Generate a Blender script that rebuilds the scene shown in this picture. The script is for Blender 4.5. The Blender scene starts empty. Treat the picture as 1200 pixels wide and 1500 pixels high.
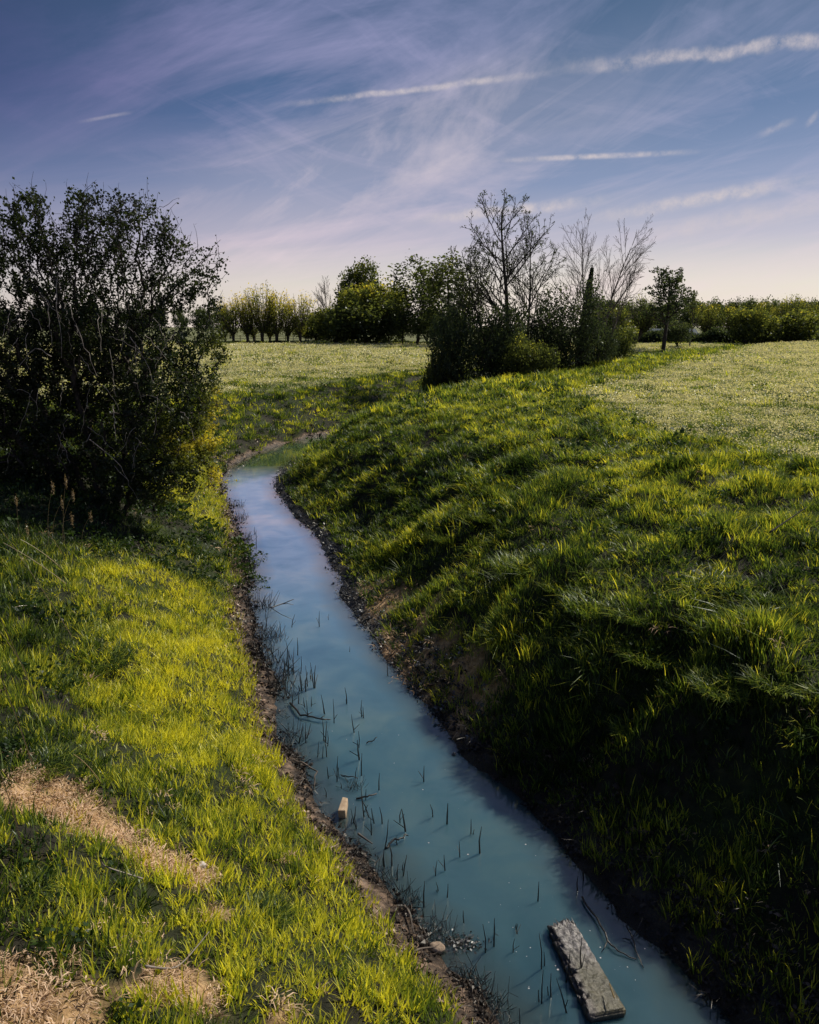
import bpy, math, random
import numpy as np
from math import radians, sin, cos, tan, atan, pi
from mathutils import Vector, Matrix

rs = np.random.RandomState(7)
random.seed(7)
scene = bpy.context.scene
COL = scene.collection

# ------------------------------------------------------------------ camera
F = 1150.0
HOR = 478.0
CZ = 4.5
TH = atan((750 - HOR) / F)
cam_d = bpy.data.cameras.new("camera")
cam = bpy.data.objects.new("camera", cam_d)
COL.objects.link(cam)
cam.location = (0, 0, CZ)
cam.rotation_euler = (pi / 2 - TH, 0, 0)
cam_d.sensor_fit = 'HORIZONTAL'
cam_d.sensor_width = 36
cam_d.lens = 36 * F / 1200
cam_d.clip_start = 0.05
cam_d.clip_end = 6000
scene.camera = cam

def ray(u, v):
    xc = (u - 600) / F
    yc = (750 - v) / F
    return np.array([xc, cos(TH) + yc * sin(TH), -sin(TH) + yc * cos(TH)])

def atz(u, v, z=0.0):
    r = ray(u, v)
    t = (z - CZ) / r[2]
    return r[0] * t, r[1] * t

def aty(u, v, y):
    r = ray(u, v)
    t = y / r[1]
    return np.array([r[0] * t, y, CZ + r[2] * t])

# ------------------------------------------------------------------ noise
_perm = rs.permutation(512)
_ang = rs.rand(512) * 2 * pi
_gx, _gy = np.cos(_ang), np.sin(_ang)
def pnoise(x, y, seed=0):
    x = np.asarray(x, float); y = np.asarray(y, float)
    xi = np.floor(x).astype(int); yi = np.floor(y).astype(int)
    xf = x - xi; yf = y - yi
    def g(ix, iy, fx, fy):
        h = _perm[(_perm[(ix + seed * 37) % 512] + iy) % 512]
        return _gx[h] * fx + _gy[h] * fy
    a = g(xi, yi, xf, yf); b = g(xi + 1, yi, xf - 1, yf)
    c = g(xi, yi + 1, xf, yf - 1); d = g(xi + 1, yi + 1, xf - 1, yf - 1)
    u = xf * xf * xf * (xf * (xf * 6 - 15) + 10)
    v = yf * yf * yf * (yf * (yf * 6 - 15) + 10)
    return (a + (b - a) * u) * (1 - v) + (c + (d - c) * u) * v
def fbm(x, y, sc, oct=3, seed=0):
    s = 0; a = 1; f = 1 / sc
    for i in range(oct):
        s = s + a * pnoise(np.asarray(x) * f + 17.3 * i, np.asarray(y) * f - 9.1 * i, seed + i)
        a *= .5; f *= 2
    return s
def sstep(a, b, x):
    t = np.clip((np.asarray(x, float) - a) / (b - a), 0, 1)
    return t * t * (3 - 2 * t)

# ------------------------------------------------------------------ stream
rows = [(1500, 735, 1075), (1420, 690, 988), (1350, 622, 930), (1280, 563, 868), (1210, 512, 800), (1150, 462, 730),
        (1095, 428, 680), (1050, 412, 640), (990, 398, 590), (930, 372, 545), (880, 366, 508), (830, 364, 490),
        (790, 353, 470), (760, 343, 437), (720, 325, 407), (700, 322, 408)]
cl = [(2.9, -14, 1.1), (2.5, -6, 1.1), (2.15, 0, 1.05)]
for v, a, b in rows:
    xa, ya = atz(a, v); xb, yb = atz(b, v)
    cl.append(((xa + xb) / 2, ya, (xb - xa) / 2 * .94))
cl += [(-4.9, 26.5, .92), (-4.45, 29.2, .9), (-3.5, 31.8, .8), (-2.0, 34.5, .6), (-.3, 38.5, .55), (1.6, 43.5, .55), (4.5, 48.5, .5),
       (8, 53, .5), (13, 61, .5), (22, 74, .5), (35, 92, .5), (50, 112, .5), (90, 150, .5), (160, 190, .5)]
cl = np.array(cl)
# resample with Catmull-Rom
def resample(P, k=6):
    out = []
    n = len(P)
    for i in range(n - 1):
        p0 = P[max(i - 1, 0)]; p1 = P[i]; p2 = P[i + 1]; p3 = P[min(i + 2, n - 1)]
        for j in range(k):
            t = j / k
            out.append(.5 * ((2 * p1) + (-p0 + p2) * t + (2 * p0 - 5 * p1 + 4 * p2 - p3) * t * t + (-p0 + 3 * p1 - 3 * p2 + p3) * t ** 3))
    out.append(P[-1])
    return np.array(out)
CLR = resample(cl, 4)
SA, SB = CLR[:-1], CLR[1:]

def stream_d(x, y):
    """distance from the water's edge (negative in the stream), side (+1 right bank), y of the nearest centre point"""
    x = np.asarray(x, float).ravel(); y = np.asarray(y, float).ravel()
    best = np.full(x.shape, 1e18); bt = np.zeros_like(x); bi = np.zeros(x.shape, int); side = np.ones_like(x)
    for i in range(len(SA)):
        ax, ay = SA[i, 0], SA[i, 1]; dx, dy = SB[i, 0] - ax, SB[i, 1] - ay
        L2 = dx * dx + dy * dy
        t = np.clip(((x - ax) * dx + (y - ay) * dy) / L2, 0, 1)
        px, py = x - ax - t * dx, y - ay - t * dy
        d2 = px * px + py * py
        m = d2 < best
        best[m] = d2[m]; bt[m] = t[m]; bi[m] = i
        side[m] = np.where((dx * (y[m] - ay) - dy * (x[m] - ax)) > 0, -1, 1)
    hw = SA[bi, 2] * (1 - bt) + SB[bi, 2] * bt
    sy = SA[bi, 1] * (1 - bt) + SB[bi, 1] * bt
    return np.sqrt(best) - hw, side, sy

PL = 2.0
def prof(d, pts):
    xs = [p[0] for p in pts]; ys = [p[1] for p in pts]
    return np.interp(d, xs, ys)
def height(x, y, full=False):
    shp = np.shape(x)
    x = np.asarray(x, float).ravel(); y = np.asarray(y, float).ravel()
    d, side, sy = stream_d(x, y)
    dw = d + .16 * fbm(x, y, 1.1, 3, 5) * (sstep(-1, .2, d)) * (1 + sstep(0.5, 2, d))
    left = prof(dw, [(-2, -.5), (-.7, -.4), (-.25, -.13), (0, 0), (.2, .07), (.42, .17), (.5, .28), (1.5, .85), (2.6, 1.42), (3.6, 1.72), (5, 1.88), (8, PL)])
    leftf = prof(dw, [(-2, -.5), (-.7, -.4), (-.25, -.13), (0, 0), (.12, .10), (.28, .38), (1.2, .95), (2.2, 1.55), (3.3, 1.85), (6, PL)])
    w = sstep(17, 24, sy)
    left = left * (1 - w) + leftf * w
    right = prof(dw, [(-2, -.5), (-.7, -.4), (-.25, -.13), (0, 0), (.12, .08), (.35, .26), (1.2, 1.15), (1.75, 1.58), (2.6, 1.8), (4.5, 1.95), (8, 2.08), (14, PL)])
    rightf = prof(dw, [(-2, -.5), (-.7, -.4), (-.25, -.13), (0, 0), (.3, .10), (.9, .40), (1.7, .98), (2.6, 1.55), (3.5, 1.85), (5.5, 2.08), (8, 2.1), (14, PL)])
    w = sstep(7.5, 12, sy)
    right = right * (1 - w) + rightf * w
    z = np.where(side < 0, left, right)
    am = sstep(.3, 1.2, d)
    r = np.hypot(x, y)
    far = 1 - .8 * sstep(50, 140, r)
    mead = sstep(6, 10, d)
    rb = np.where(side > 0, 1.0, .45) * (1 - .75 * mead)
    # humps and hollows of the tussocky banks, drawn out along the slope
    a1 = x * .8 + y * .6; a2 = -x * .6 + y * .8
    z = z + am * far * rb * (.27 * fbm(a1 / 1.7, a2, 1.0, 2, 11) + .10 * fbm(x, y, .42, 2, 14))
    z = z + am * .10 * fbm(x, y, 7, 2, 21) * far
    z = z + (1 - am) * sstep(-.1, .1, d) * .05 * fbm(x, y, .22, 3, 31)
    # a low rise running beside the far ditch on the right
    rise = np.exp(-((d - 3.0) / 1.8) ** 2) * sstep(48, 62, y) * (side > 0) * .45
    z = z + rise
    if full:
        return z.reshape(shp), d.reshape(shp), side.reshape(shp), sy.reshape(shp)
    return z.reshape(shp)

def hz(x, y):
    return float(height(np.array([x]), np.array([y]))[0])

_ts = np.concatenate([np.arange(1.5, 15, .04), np.arange(15, 60, .15), np.arange(60, 300, 1.0)])
def ground(u, v, zoff=0):
    r = ray(u, v)
    X = r[0] * _ts; Y = r[1] * _ts; Z = CZ + r[2] * _ts
    h = np.maximum(height(X, Y), 0)
    k = np.argmax(Z < h)
    return float(X[k]), float(Y[k]), float(h[k])

def inpoly(x, y, poly):
    x = np.asarray(x); y = np.asarray(y)
    c = np.zeros(x.shape, bool); n = len(poly)
    for i in range(n):
        x1, y1 = poly[i]; x2, y2 = poly[(i + 1) % n]
        m = ((y1 > y) != (y2 > y)) & (x < (x2 - x1) * (y - y1) / (y2 - y1 + 1e-12) + x1)
        c ^= m
    return c
MEADOW_R = [atz(u, v, PL) for u, v in [(845, 578), (925, 618), (1010, 648), (1200, 690), (1500, 760), (1800, 560), (1500, 500), (1180, 497), (1112, 507), (1060, 521), (1000, 536), (905, 560)]]
def zone_meadow(x, y, d, side):
    xx = x + 1.0 * fbm(x, y, 2.5, 2, 44) + .9 * fbm(x, y, .5, 2, 45); yy = y + 1.6 * fbm(x, y, 2.5, 2, 47) + 1.4 * fbm(x, y, .5, 2, 49)
    m = inpoly(xx, yy, MEADOW_R)
    m |= (side < 0) & (d > 2.9 + .5 * fbm(x, y, 2, 2, 48)) & (yy > 26)
    return m

# ------------------------------------------------------------------ helpers: objects
def new_mesh(name, V, Fc, mat, attrs=None, smooth=False, loc=None):
    me = bpy.data.meshes.new(name)
    V = np.asarray(V, float)
    if isinstance(Fc, np.ndarray):
        nf, k = Fc.shape
        me.vertices.add(len(V)); me.vertices.foreach_set("co", V.ravel())
        me.loops.add(nf * k); me.loops.foreach_set("vertex_index", Fc.ravel().astype(np.int32))
        me.polygons.add(nf)
        me.polygons.foreach_set("loop_start", np.arange(0, nf * k, k, dtype=np.int32))
        me.polygons.foreach_set("loop_total", np.full(nf, k, dtype=np.int32))
        me.update(calc_edges=True)
    else:
        me.from_pydata([tuple(v) for v in V], [], [tuple(f) for f in Fc])
    if attrs:
        for k_, a in attrs.items():
            at = me.attributes.new(k_, 'FLOAT', 'POINT')
            at.data.foreach_set("value", np.asarray(a, np.float32))
    if mat: me.materials.append(mat)
    if smooth:
        me.polygons.foreach_set("use_smooth", [True] * len(me.polygons))
    me.update()
    return me
def obj(name, me, parent=None, loc=(0, 0, 0), rot=(0, 0, 0), scale=(1, 1, 1), link=True):
    o = bpy.data.objects.new(name, me)
    o.location = loc; o.rotation_euler = rot; o.scale = scale
    if link: COL.objects.link(o)
    if parent: o.parent = parent
    return o
def tag(o, label=None, cat=None, group=None, kind=None):
    if label: o['label'] = label
    if cat: o['category'] = cat
    if group: o['group'] = group
    if kind: o['kind'] = kind
    return o
def empty(name, loc, rz=0, scale=1):
    o = bpy.data.objects.new(name, None)
    COL.objects.link(o); o.location = loc; o.rotation_euler = (0, 0, rz)
    o.scale = scale if isinstance(scale, tuple) else (scale,) * 3
    o.empty_display_size = .2
    return o

class MB:
    def __init__(s): s.V = []; s.F = []; s.A = []; s.n = 0
    def add(s, V, F, a=0.5):
        V = np.asarray(V, float)
        s.V.append(V); s.F.extend([tuple(i + s.n for i in f) for f in F]); s.n += len(V)
        s.A.append(np.full(len(V), a))
    def tube(s, pts, rad, sides=5, a=.5, cap=True):
        pts = np.asarray(pts, float); n = len(pts)
        rad = np.broadcast_to(rad, (n,))
        V = []; Fc = []
        for i in range(n):
            t = pts[min(i + 1, n - 1)] - pts[max(i - 1, 0)]
            t = t / (np.linalg.norm(t) + 1e-9)
            u = np.cross(t, [0, 0, 1.0]) if abs(t[2]) < .9 else np.cross(t, [1.0, 0, 0])
            u /= np.linalg.norm(u); w = np.cross(t, u)
            for k in range(sides):
                q = 2 * pi * k / sides
                V.append(pts[i] + rad[i] * (cos(q) * u + sin(q) * w))
        for i in range(n - 1):
            for k in range(sides):
                a0 = i * sides + k; a1 = i * sides + (k + 1) % sides
                Fc.append((a0, a1, a1 + sides, a0 + sides))
        if cap:
            Fc.append(tuple(range(sides))[::-1]); Fc.append(tuple((n - 1) * sides + k for k in range(sides)))
        s.add(V, Fc, a)
    def box(s, c, h, rz=0, a=.5):
        V = []
        for i in (-1, 1):
            for j in (-1, 1):
                for k in (-1, 1):
                    x, y = i * h[0], j * h[1]
                    V.append((c[0] + x * cos(rz) - y * sin(rz), c[1] + x * sin(rz) + y * cos(rz), c[2] + k * h[2]))
        s.add(V, [(0, 1, 3, 2), (4, 6, 7, 5), (0, 4, 5, 1), (2, 3, 7, 6), (0, 2, 6, 4), (1, 5, 7, 3)], a)
    def mesh(s, name, mat, smooth=False):
        return new_mesh(name, np.vstack(s.V), s.F, mat, {'bt': np.concatenate(s.A)}, smooth)

# ------------------------------------------------------------------ helpers: materials
def mat_new(name):
    m = bpy.data.materials.new(name); m.use_nodes = True
    nt = m.node_tree; nt.nodes.clear()
    return m, nt, nt.nodes, nt.links
def nd(nt, t, **kw):
    n = nt.nodes.new(t)
    for k, v in kw.items():
        if k == 'ins':
            for a, b in v.items(): n.inputs[a].default_value = b
        else: setattr(n, k, v)
    return n
def ramp(nt, fac, stops, interp='LINEAR'):
    r = nd(nt, 'ShaderNodeValToRGB'); r.color_ramp.interpolation = interp
    e = r.color_ramp.elements
    while len(e) < len(stops): e.new(.5)
    for i, (p, c) in enumerate(stops):
        e[i].position = p; e[i].color = (*c, 1) if len(c) == 3 else c
    nt.links.new(fac, r.inputs[0]); return r.outputs[0]
def math_n(nt, op, a, b=None, c=None, clamp=False):
    n = nd(nt, 'ShaderNodeMath', operation=op, use_clamp=clamp)
    for i, x in enumerate((a, b, c)):
        if x is None: continue
        if isinstance(x, (int, float)): n.inputs[i].default_value = x
        else: nt.links.new(x, n.inputs[i])
    return n.outputs[0]
def mixc(nt, f, a, b, bt='MIX'):
    n = nd(nt, 'ShaderNodeMix', data_type='RGBA', blend_type=bt)
    for s, x in (('Factor', f), ('A', a), ('B', b)):
        idx = {'Factor': 0, 'A': 6, 'B': 7}[s]
        if isinstance(x, (int, float)): n.inputs[idx].default_value = x
        elif isinstance(x, tuple): n.inputs[idx].default_value = (*x, 1)
        else: nt.links.new(x, n.inputs[idx])
    return n.outputs[2]
def noise_n(nt, vec, scale, detail=3, rough=.55, dist=0):
    n = nd(nt, 'ShaderNodeTexNoise', ins={'Scale': scale, 'Detail': detail, 'Roughness': rough, 'Distortion': dist})
    if vec is not None: nt.links.new(vec, n.inputs['Vector'])
    return n.outputs['Fac']

def leaf_mat(name, stops, trans=.45, gloss=.05, grough=.35, instancer=True, vary=.6):
    """thin foliage: tint from the instance or the mesh picks the colour, diffuse + translucent + a little sheen"""
    m, nt, N, L = mat_new(name)
    bt = nd(nt, 'ShaderNodeAttribute', attribute_name='bt', attribute_type='GEOMETRY').outputs['Fac']
    if instancer:
        ti = nd(nt, 'ShaderNodeAttribute', attribute_name='tint', attribute_type='INSTANCER').outputs['Fac']
        f = math_n(nt, 'ADD', ti, math_n(nt, 'MULTIPLY', math_n(nt, 'SUBTRACT', bt, .5), vary), clamp=True)
    else:
        f = bt
    c = ramp(nt, f, stops)
    d = nd(nt, 'ShaderNodeBsdfDiffuse'); t = nd(nt, 'ShaderNodeBsdfTranslucent'); g = nd(nt, 'ShaderNodeBsdfGlossy', ins={'Roughness': grough, 'Color': (.8, .85, .9, 1)})
    L.new(c, d.inputs['Color']); L.new(mixc(nt, 1.0, c, (1.25, 1.2, .7), 'MULTIPLY'), t.inputs['Color'])
    m1 = nd(nt, 'ShaderNodeMixShader', ins={0: trans}); L.new(d.outputs[0], m1.inputs[1]); L.new(t.outputs[0], m1.inputs[2])
    m2 = nd(nt, 'ShaderNodeMixShader', ins={0: gloss}); L.new(m1.outputs[0], m2.inputs[1]); L.new(g.outputs[0], m2.inputs[2])
    o = nd(nt, 'ShaderNodeOutputMaterial'); L.new(m2.outputs[0], o.inputs[0])
    return m
def solid_mat(name, c1, c2, scale=8, rough=.8, bump=.3, bscale=30, spec=.3, stretch=(1, 1, 1)):
    m, nt, N, L = mat_new(name)
    tc = nd(nt, 'ShaderNodeTexCoord'); mp = nd(nt, 'ShaderNodeMapping'); mp.inputs['Scale'].default_value = stretch
    L.new(tc.outputs['Object'], mp.inputs[0])
    n1 = noise_n(nt, mp.outputs[0], scale, 5); n2 = noise_n(nt, mp.outputs[0], bscale, 5, .65)
    c = ramp(nt, n1, [(.35, c1), (.65, c2)])
    p = nd(nt, 'ShaderNodeBsdfPrincipled', ins={'Roughness': rough, 'Specular IOR Level': spec})
    L.new(c, p.inputs['Base Color'])
    b = nd(nt, 'ShaderNodeBump', ins={'Strength': bump, 'Distance': .02}); L.new(n2, b.inputs['Height']); L.new(b.outputs[0], p.inputs['Normal'])
    o = nd(nt, 'ShaderNodeOutputMaterial'); L.new(p.outputs[0], o.inputs[0])
    return m

M = {}
GR = [(0, (.012, .026, .007)), (.35, (.050, .094, .022)), (.65, (.23, .31, .040)), (1, (.85, .80, .075))]
M['grass'] = leaf_mat('grass_blades', GR, .5, .028, .42)
M['grass_own'] = leaf_mat('tussock_blades', GR, .4, .035, .4, instancer=False)
M['straw'] = leaf_mat('straw', [(0, (.14, .085, .05)), (.5, (.50, .34, .21)), (1, (.80, .60, .43))], .25, .02, .6)
M['straw_own'] = leaf_mat('dry_stem', [(0, (.12, .075, .04)), (.5, (.34, .25, .13)), (1, (.55, .43, .28))], .25, .05, instancer=False)
M['seed'] = leaf_mat('seed_heads', [(0, (.42, .40, .20)), (1, (.84, .79, .52))], .35, .03)
M['weed'] = leaf_mat('weed_leaves', [(0, (.008, .02, .007)), (.5, (.035, .07, .015)), (1, (.14, .18, .03))], .4, .02, .5)
M['hawleaf'] = leaf_mat('hawthorn_leaves', [(0, (.010, .016, .007)), (.5, (.030, .046, .012)), (.8, (.11, .13, .022)), (1, (.55, .48, .05))], .5, .02, .5, instancer=False)
M['willow'] = leaf_mat('willow_leaves', [(0, (.04, .058, .026)), (.5, (.13, .16, .042)), (.8, (.38, .37, .06)), (1, (.80, .64, .09))], .6, .012, instancer=False)
M['darkleaf'] = leaf_mat('dark_leaves', [(0, (.026, .040, .026)), (.5, (.070, .098, .045)), (1, (.18, .21, .07))], .45, .012, instancer=False)
M['bark'] = solid_mat('bark', (.020, .017, .015), (.055, .045, .038), 12, .9, .5, 40, stretch=(1, 1, .25))
M['palebark'] = solid_mat('pale_bark', (.06, .05, .045), (.16, .13, .11), 10, .8, .3, 40, stretch=(1, 1, .25))
M['twig'] = solid_mat('pale_twigs', (.12, .10, .09), (.30, .26, .23), 8, .6, .1, 40)
M['blackstem'] = solid_mat('wet_stems', (.010, .010, .011), (.035, .030, .028), 20, .35, .3, 60, .5)
M['wood'] = solid_mat('weathered_wood', (.12, .09, .07), (.30, .24, .19), 10, .8, .5, 50, stretch=(1, .2, 1))

# ------------------------------------------------------------------ world
SUN_AZ, SUN_EL = radians(52), radians(43)
w = bpy.data.worlds.new("World"); scene.world = w; w.use_nodes = True
nt = w.node_tree; nt.nodes.clear(); L = nt.links
sky = nd(nt, 'ShaderNodeTexSky', sky_type='NISHITA', sun_disc=False, sun_elevation=SUN_EL, sun_rotation=SUN_AZ, air_density=1.0, dust_density=1.2, ozone_density=2.0)
tc = nd(nt, 'ShaderNodeTexCoord'); D = tc.outputs['Generated']
sep = nd(nt, 'ShaderNodeSeparateXYZ'); L.new(D, sep.inputs[0])
z = sep.outputs[2]
grad = ramp(nt, z, [(0.0, (9.2, 7.9, 6.9)), (.05, (7.9, 7.1, 6.4)), (.10, (5.0, 4.5, 5.6)), (.16, (1.9, 2.35, 4.1)), (.23, (.62, 1.2, 2.7)), (.33, (.20, .66, 1.6)), (1, (.35, .62, 1.3))])
az = ramp(nt, math_n(nt, 'ADD', math_n(nt, 'MULTIPLY', sep.outputs[0], .9), .5), [(0.0, (.12, .13, .32)), (.12, (.34, .33, .56)), (.36, (.95, .93, 1.0)), (.7, (1.05, 1.08, 1.04)), (1, (1.05, 1.1, 1.1))])
# the darkening toward the left grows with height
azf = ramp(nt, z, [(.0, (.15,) * 3), (.12, (.45,) * 3), (.25, (1.0,) * 3)])
azm = mixc(nt, azf, (1.0, 1.0, 1.0), az)
base = mixc(nt, .8, sky.outputs[0], mixc(nt, 1.0, grad, azm, 'MULTIPLY'))
# cirrus drawn out into slanting wisps
cmb = nd(nt, 'ShaderNodeCombineXYZ'); L.new(math_n(nt, 'ARCTAN2', sep.outputs[0], sep.outputs[1]), cmb.inputs[0]); L.new(z, cmb.inputs[1])
def wisp(deg, sx, sy, off, scale, dist, lo, hi, det=8, rough=.62):
    mp = nd(nt, 'ShaderNodeMapping'); L.new(cmb.outputs[0], mp.inputs[0])
    mp0 = nd(nt, 'ShaderNodeMapping'); L.new(cmb.outputs[0], mp0.inputs[0]); mp0.inputs['Rotation'].default_value = (0, 0, radians(-deg))
    L.new(mp0.outputs[0], mp.inputs[0]); mp.inputs['Scale'].default_value = (sx, sy, 1); mp.inputs['Location'].default_value = (off, off * .7, 0)
    return ramp(nt, noise_n(nt, mp.outputs[0], scale, det, rough, dist), [(lo + .02, (0,) * 3), (hi - .03, (1,) * 3)])
wA = wisp(19, 1.1, 4.2, 2.3, 1.5, .9, .45, .72)
wB = wisp(24, 1.5, 11, 5.1, 2.2, .7, .48, .74)
wC = wisp(8, 1.2, 16, 9.4, 1.6, .6, .46, .72)
wD = wisp(-18, 2.0, 9, 7.7, 2.0, 1.0, .52, .78)
low = ramp(nt, z, [(.04, (1,) * 3), (.20, (.25,) * 3)])
cl1 = math_n(nt, 'ADD', math_n(nt, 'MULTIPLY', wA, .85), math_n(nt, 'MULTIPLY', wB, .28))
cf = math_n(nt, 'ADD', cl1, math_n(nt, 'MULTIPLY', math_n(nt, 'MULTIPLY', wC, low), .6))
cf = math_n(nt, 'MULTIPLY', math_n(nt, 'ADD', cf, math_n(nt, 'MULTIPLY', wD, .3)), 1.0, clamp=True)
lfade = nd(nt, 'ShaderNodeMapRange', interpolation_type='SMOOTHSTEP', ins={1: -.52, 2: -.12, 3: .25, 4: 1.0}); L.new(sep.outputs[0], lfade.inputs[0]); cf = math_n(nt, 'MULTIPLY', cf, lfade.outputs[0])
cc = ramp(nt, z, [(.0, (9.2, 8.0, 7.0)), (.10, (7.0, 6.0, 6.6)), (.2, (4.3, 4.1, 5.9)), (.33, (2.3, 2.6, 4.3))])
cc = mixc(nt, 1.0, cc, azm, 'MULTIPLY')
base = mixc(nt, cf, base, cc)
wob = noise_n(nt, D, 14, 5, .6); wob2 = noise_n(nt, D, 60, 4, .6); wob3 = noise_n(nt, D, 38, 7, .7)
wv = math_n(nt, 'ADD', math_n(nt, 'MULTIPLY', math_n(nt, 'SUBTRACT', wob, .5), 1.0), math_n(nt, 'MULTIPLY', math_n(nt, 'SUBTRACT', wob2, .5), .35))
def dirn(u, v):
    r = ray(u, v); return r / np.linalg.norm(r)
def dotn(v):
    n = nd(nt, 'ShaderNodeVectorMath', operation='DOT_PRODUCT'); n.inputs[1].default_value = tuple(v); L.new(D, n.inputs[0]); return n.outputs['Value']
for (u0, v0, u1, v1, wd, wb, st) in [(390, 156, 840, 104, .0042, .010, .9), (770, 108, 1440, 30, .0080, .026, .85), (710, 236, 1050, 221, .0036, .002, 1.0),
                                 (1105, 200, 1172, 172, .005, .015, .45), (1178, 188, 1206, 160, .004, .01, .5), (110, 180, 198, 163, .0022, .002, .35),
                                 (580, 326, 920, 287, .0080, .010, 1.1), (840, 322, 1230, 258, .0095, .014, 1.0), 
                                 (880, 355, 1300, 285, .014, .02, .5), (100, 345, 1100, 90, .075, .03, .5)]:
    a, b = dirn(u0, v0), dirn(u1, v1)
    n_ = np.cross(a, b); n_ /= np.linalg.norm(n_)
    mid = (a + b); mid /= np.linalg.norm(mid); tng = np.cross(n_, mid)
    half = math.acos(float(a @ b)) / 2
    off = math_n(nt, 'ABSOLUTE', math_n(nt, 'ADD', dotn(n_), math_n(nt, 'MULTIPLY', wv, wb)))
    prof_ = nd(nt, 'ShaderNodeMapRange', interpolation_type='SMOOTHERSTEP', ins={1: wd * 1.3, 2: 0.0, 3: 0.0, 4: 1.0}); L.new(off, prof_.inputs[0])
    al = nd(nt, 'ShaderNodeMapRange', interpolation_type='SMOOTHSTEP', ins={1: half * 1.05, 2: half * .2, 3: 0.0, 4: 1.0}); L.new(math_n(nt, 'ABSOLUTE', dotn(tng)), al.inputs[0])
    fw = nd(nt, 'ShaderNodeMath', operation='GREATER_THAN', ins={1: 0.0}); L.new(dotn(mid), fw.inputs[0])
    f = math_n(nt, 'MULTIPLY', math_n(nt, 'MULTIPLY', prof_.outputs[0], al.outputs[0]), math_n(nt, 'MULTIPLY', fw.outputs[0], st))
    f = math_n(nt, 'MULTIPLY', f, math_n(nt, 'ADD', .35, cl1)) if wd > .03 else math_n(nt, 'MULTIPLY', f, math_n(nt, 'MULTIPLY', math_n(nt, 'SUBTRACT', wob3, .30), 2.6), clamp=True)
    base = mixc(nt, f, base, (6.6, 5.9, 6.0))
bg = nd(nt, 'ShaderNodeBackground', ins={'Strength': .1}); L.new(base, bg.inputs[0])
wo = nd(nt, 'ShaderNodeOutputWorld'); L.new(bg.outputs[0], wo.inputs[0])

sd = bpy.data.lights.new("sun", 'SUN'); sd.energy = 5.0; sd.angle = radians(.55); sd.color = (1.0, .91, .75)
so = bpy.data.objects.new("sun", sd); COL.objects.link(so)
sv = Vector((sin(SUN_AZ) * cos(SUN_EL), cos(SUN_AZ) * cos(SUN_EL), sin(SUN_EL)))
so.rotation_euler = (-sv).to_track_quat('-Z', 'Y').to_euler()
so.location = (20, 20, 30)

scene.view_settings.view_transform = 'Standard'
scene.view_settings.look = 'None'
scene.view_settings.exposure = 0
scene.cycles.max_bounces = 6
scene.cycles.transparent_max_bounces = 6
scene.cycles.use_denoising = True

# ------------------------------------------------------------------ ground sheet
tx = np.arange(-5.95, 5.951, .0125); GX = 8 * np.sinh(tx)
ty = np.arange(-1.2, 6.2, .0125); GY = 10 * np.sinh(ty)
XX, YY = np.meshgrid(GX, GY)
ZZ, DD, SS, SY = height(XX, YY, True)
nxg, nyg = len(GX), len(GY)
ii = np.arange(nxg * nyg).reshape(nyg, nxg)
quads = np.stack([ii[:-1, :-1], ii[:-1, 1:], ii[1:, 1:], ii[1:, :-1]], -1).reshape(-1, 4)
mead = zone_meadow(XX.ravel(), YY.ravel(), DD.ravel(), SS.ravel()).astype(float)
m, nt, N, L = mat_new('ground_cover')
geo = nd(nt, 'ShaderNodeNewGeometry'); P = geo.outputs['Position']
dA = nd(nt, 'ShaderNodeAttribute', attribute_name='edge').outputs['Fac']; mA = nd(nt, 'ShaderNodeAttribute', attribute_name='meadow').outputs['Fac']
sA = nd(nt, 'ShaderNodeAttribute', attribute_name='side').outputs['Fac']
n1 = noise_n(nt, P, .9, 5, .6); n2 = noise_n(nt, P, 9, 5, .65); n3 = noise_n(nt, P, 45, 4, .7)
soil = ramp(nt, n2, [(.3, (.008, .008, .006)), (.6, (.022, .020, .012)), (.8, (.05, .042, .022))])
turf = ramp(nt, n2, [(.25, (.008, .014, .005)), (.55, (.025, .038, .010)), (.8, (.07, .085, .02))])
g = mixc(nt, ramp(nt, n1, [(.4, (0,) * 3), (.6, (1,) * 3)]), soil, turf)
mtex = ramp(nt, n3, [(.36, (.05, .065, .025)), (.55, (.15, .165, .065)), (.72, (.42, .40, .22))])
g = mixc(nt, mA, g, mtex)
mud = ramp(nt, n2, [(.35, (.018, .014, .012)), (.5, (.10, .07, .05)), (.7, (.36, .25, .18))])
mudr = ramp(nt, n2, [(.3, (.018, .017, .017)), (.55, (.05, .045, .04)), (.8, (.15, .11, .08))])
mud = mixc(nt, sA, mud, mudr)
wet = ramp(nt, dA, [(.0, (.35,) * 3), (.25, (1,) * 3)])
mud = mixc(nt, 1.0, mud, wet, 'MULTIPLY')
mf = ramp(nt, math_n(nt, 'ADD', dA, math_n(nt, 'MULTIPLY', math_n(nt, 'SUBTRACT', n2, .5), .5)), [(.38, (1,) * 3), (.55, (0,) * 3)])
g = mixc(nt, mf, g, mud)
bA = nd(nt, 'ShaderNodeAttribute', attribute_name='bare').outputs['Fac']
g = mixc(nt, bA, g, ramp(nt, n2, [(.3, (.12, .07, .035)), (.48, (.46, .29, .14)), (.65, (.70, .48, .27))]))
p = nd(nt, 'ShaderNodeBsdfPrincipled', ins={'Specular IOR Level': .3}); L.new(g, p.inputs['Base Color'])
L.new(ramp(nt, dA, [(.05, (.3,) * 3), (.4, (.9,) * 3)]), p.inputs['Roughness'])
b = nd(nt, 'ShaderNodeBump', ins={'Strength': .9, 'Distance': .05})
L.new(math_n(nt, 'ADD', n2, math_n(nt, 'MULTIPLY', n3, .5)), b.inputs['Height']); L.new(b.outputs[0], p.inputs['Normal'])
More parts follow.
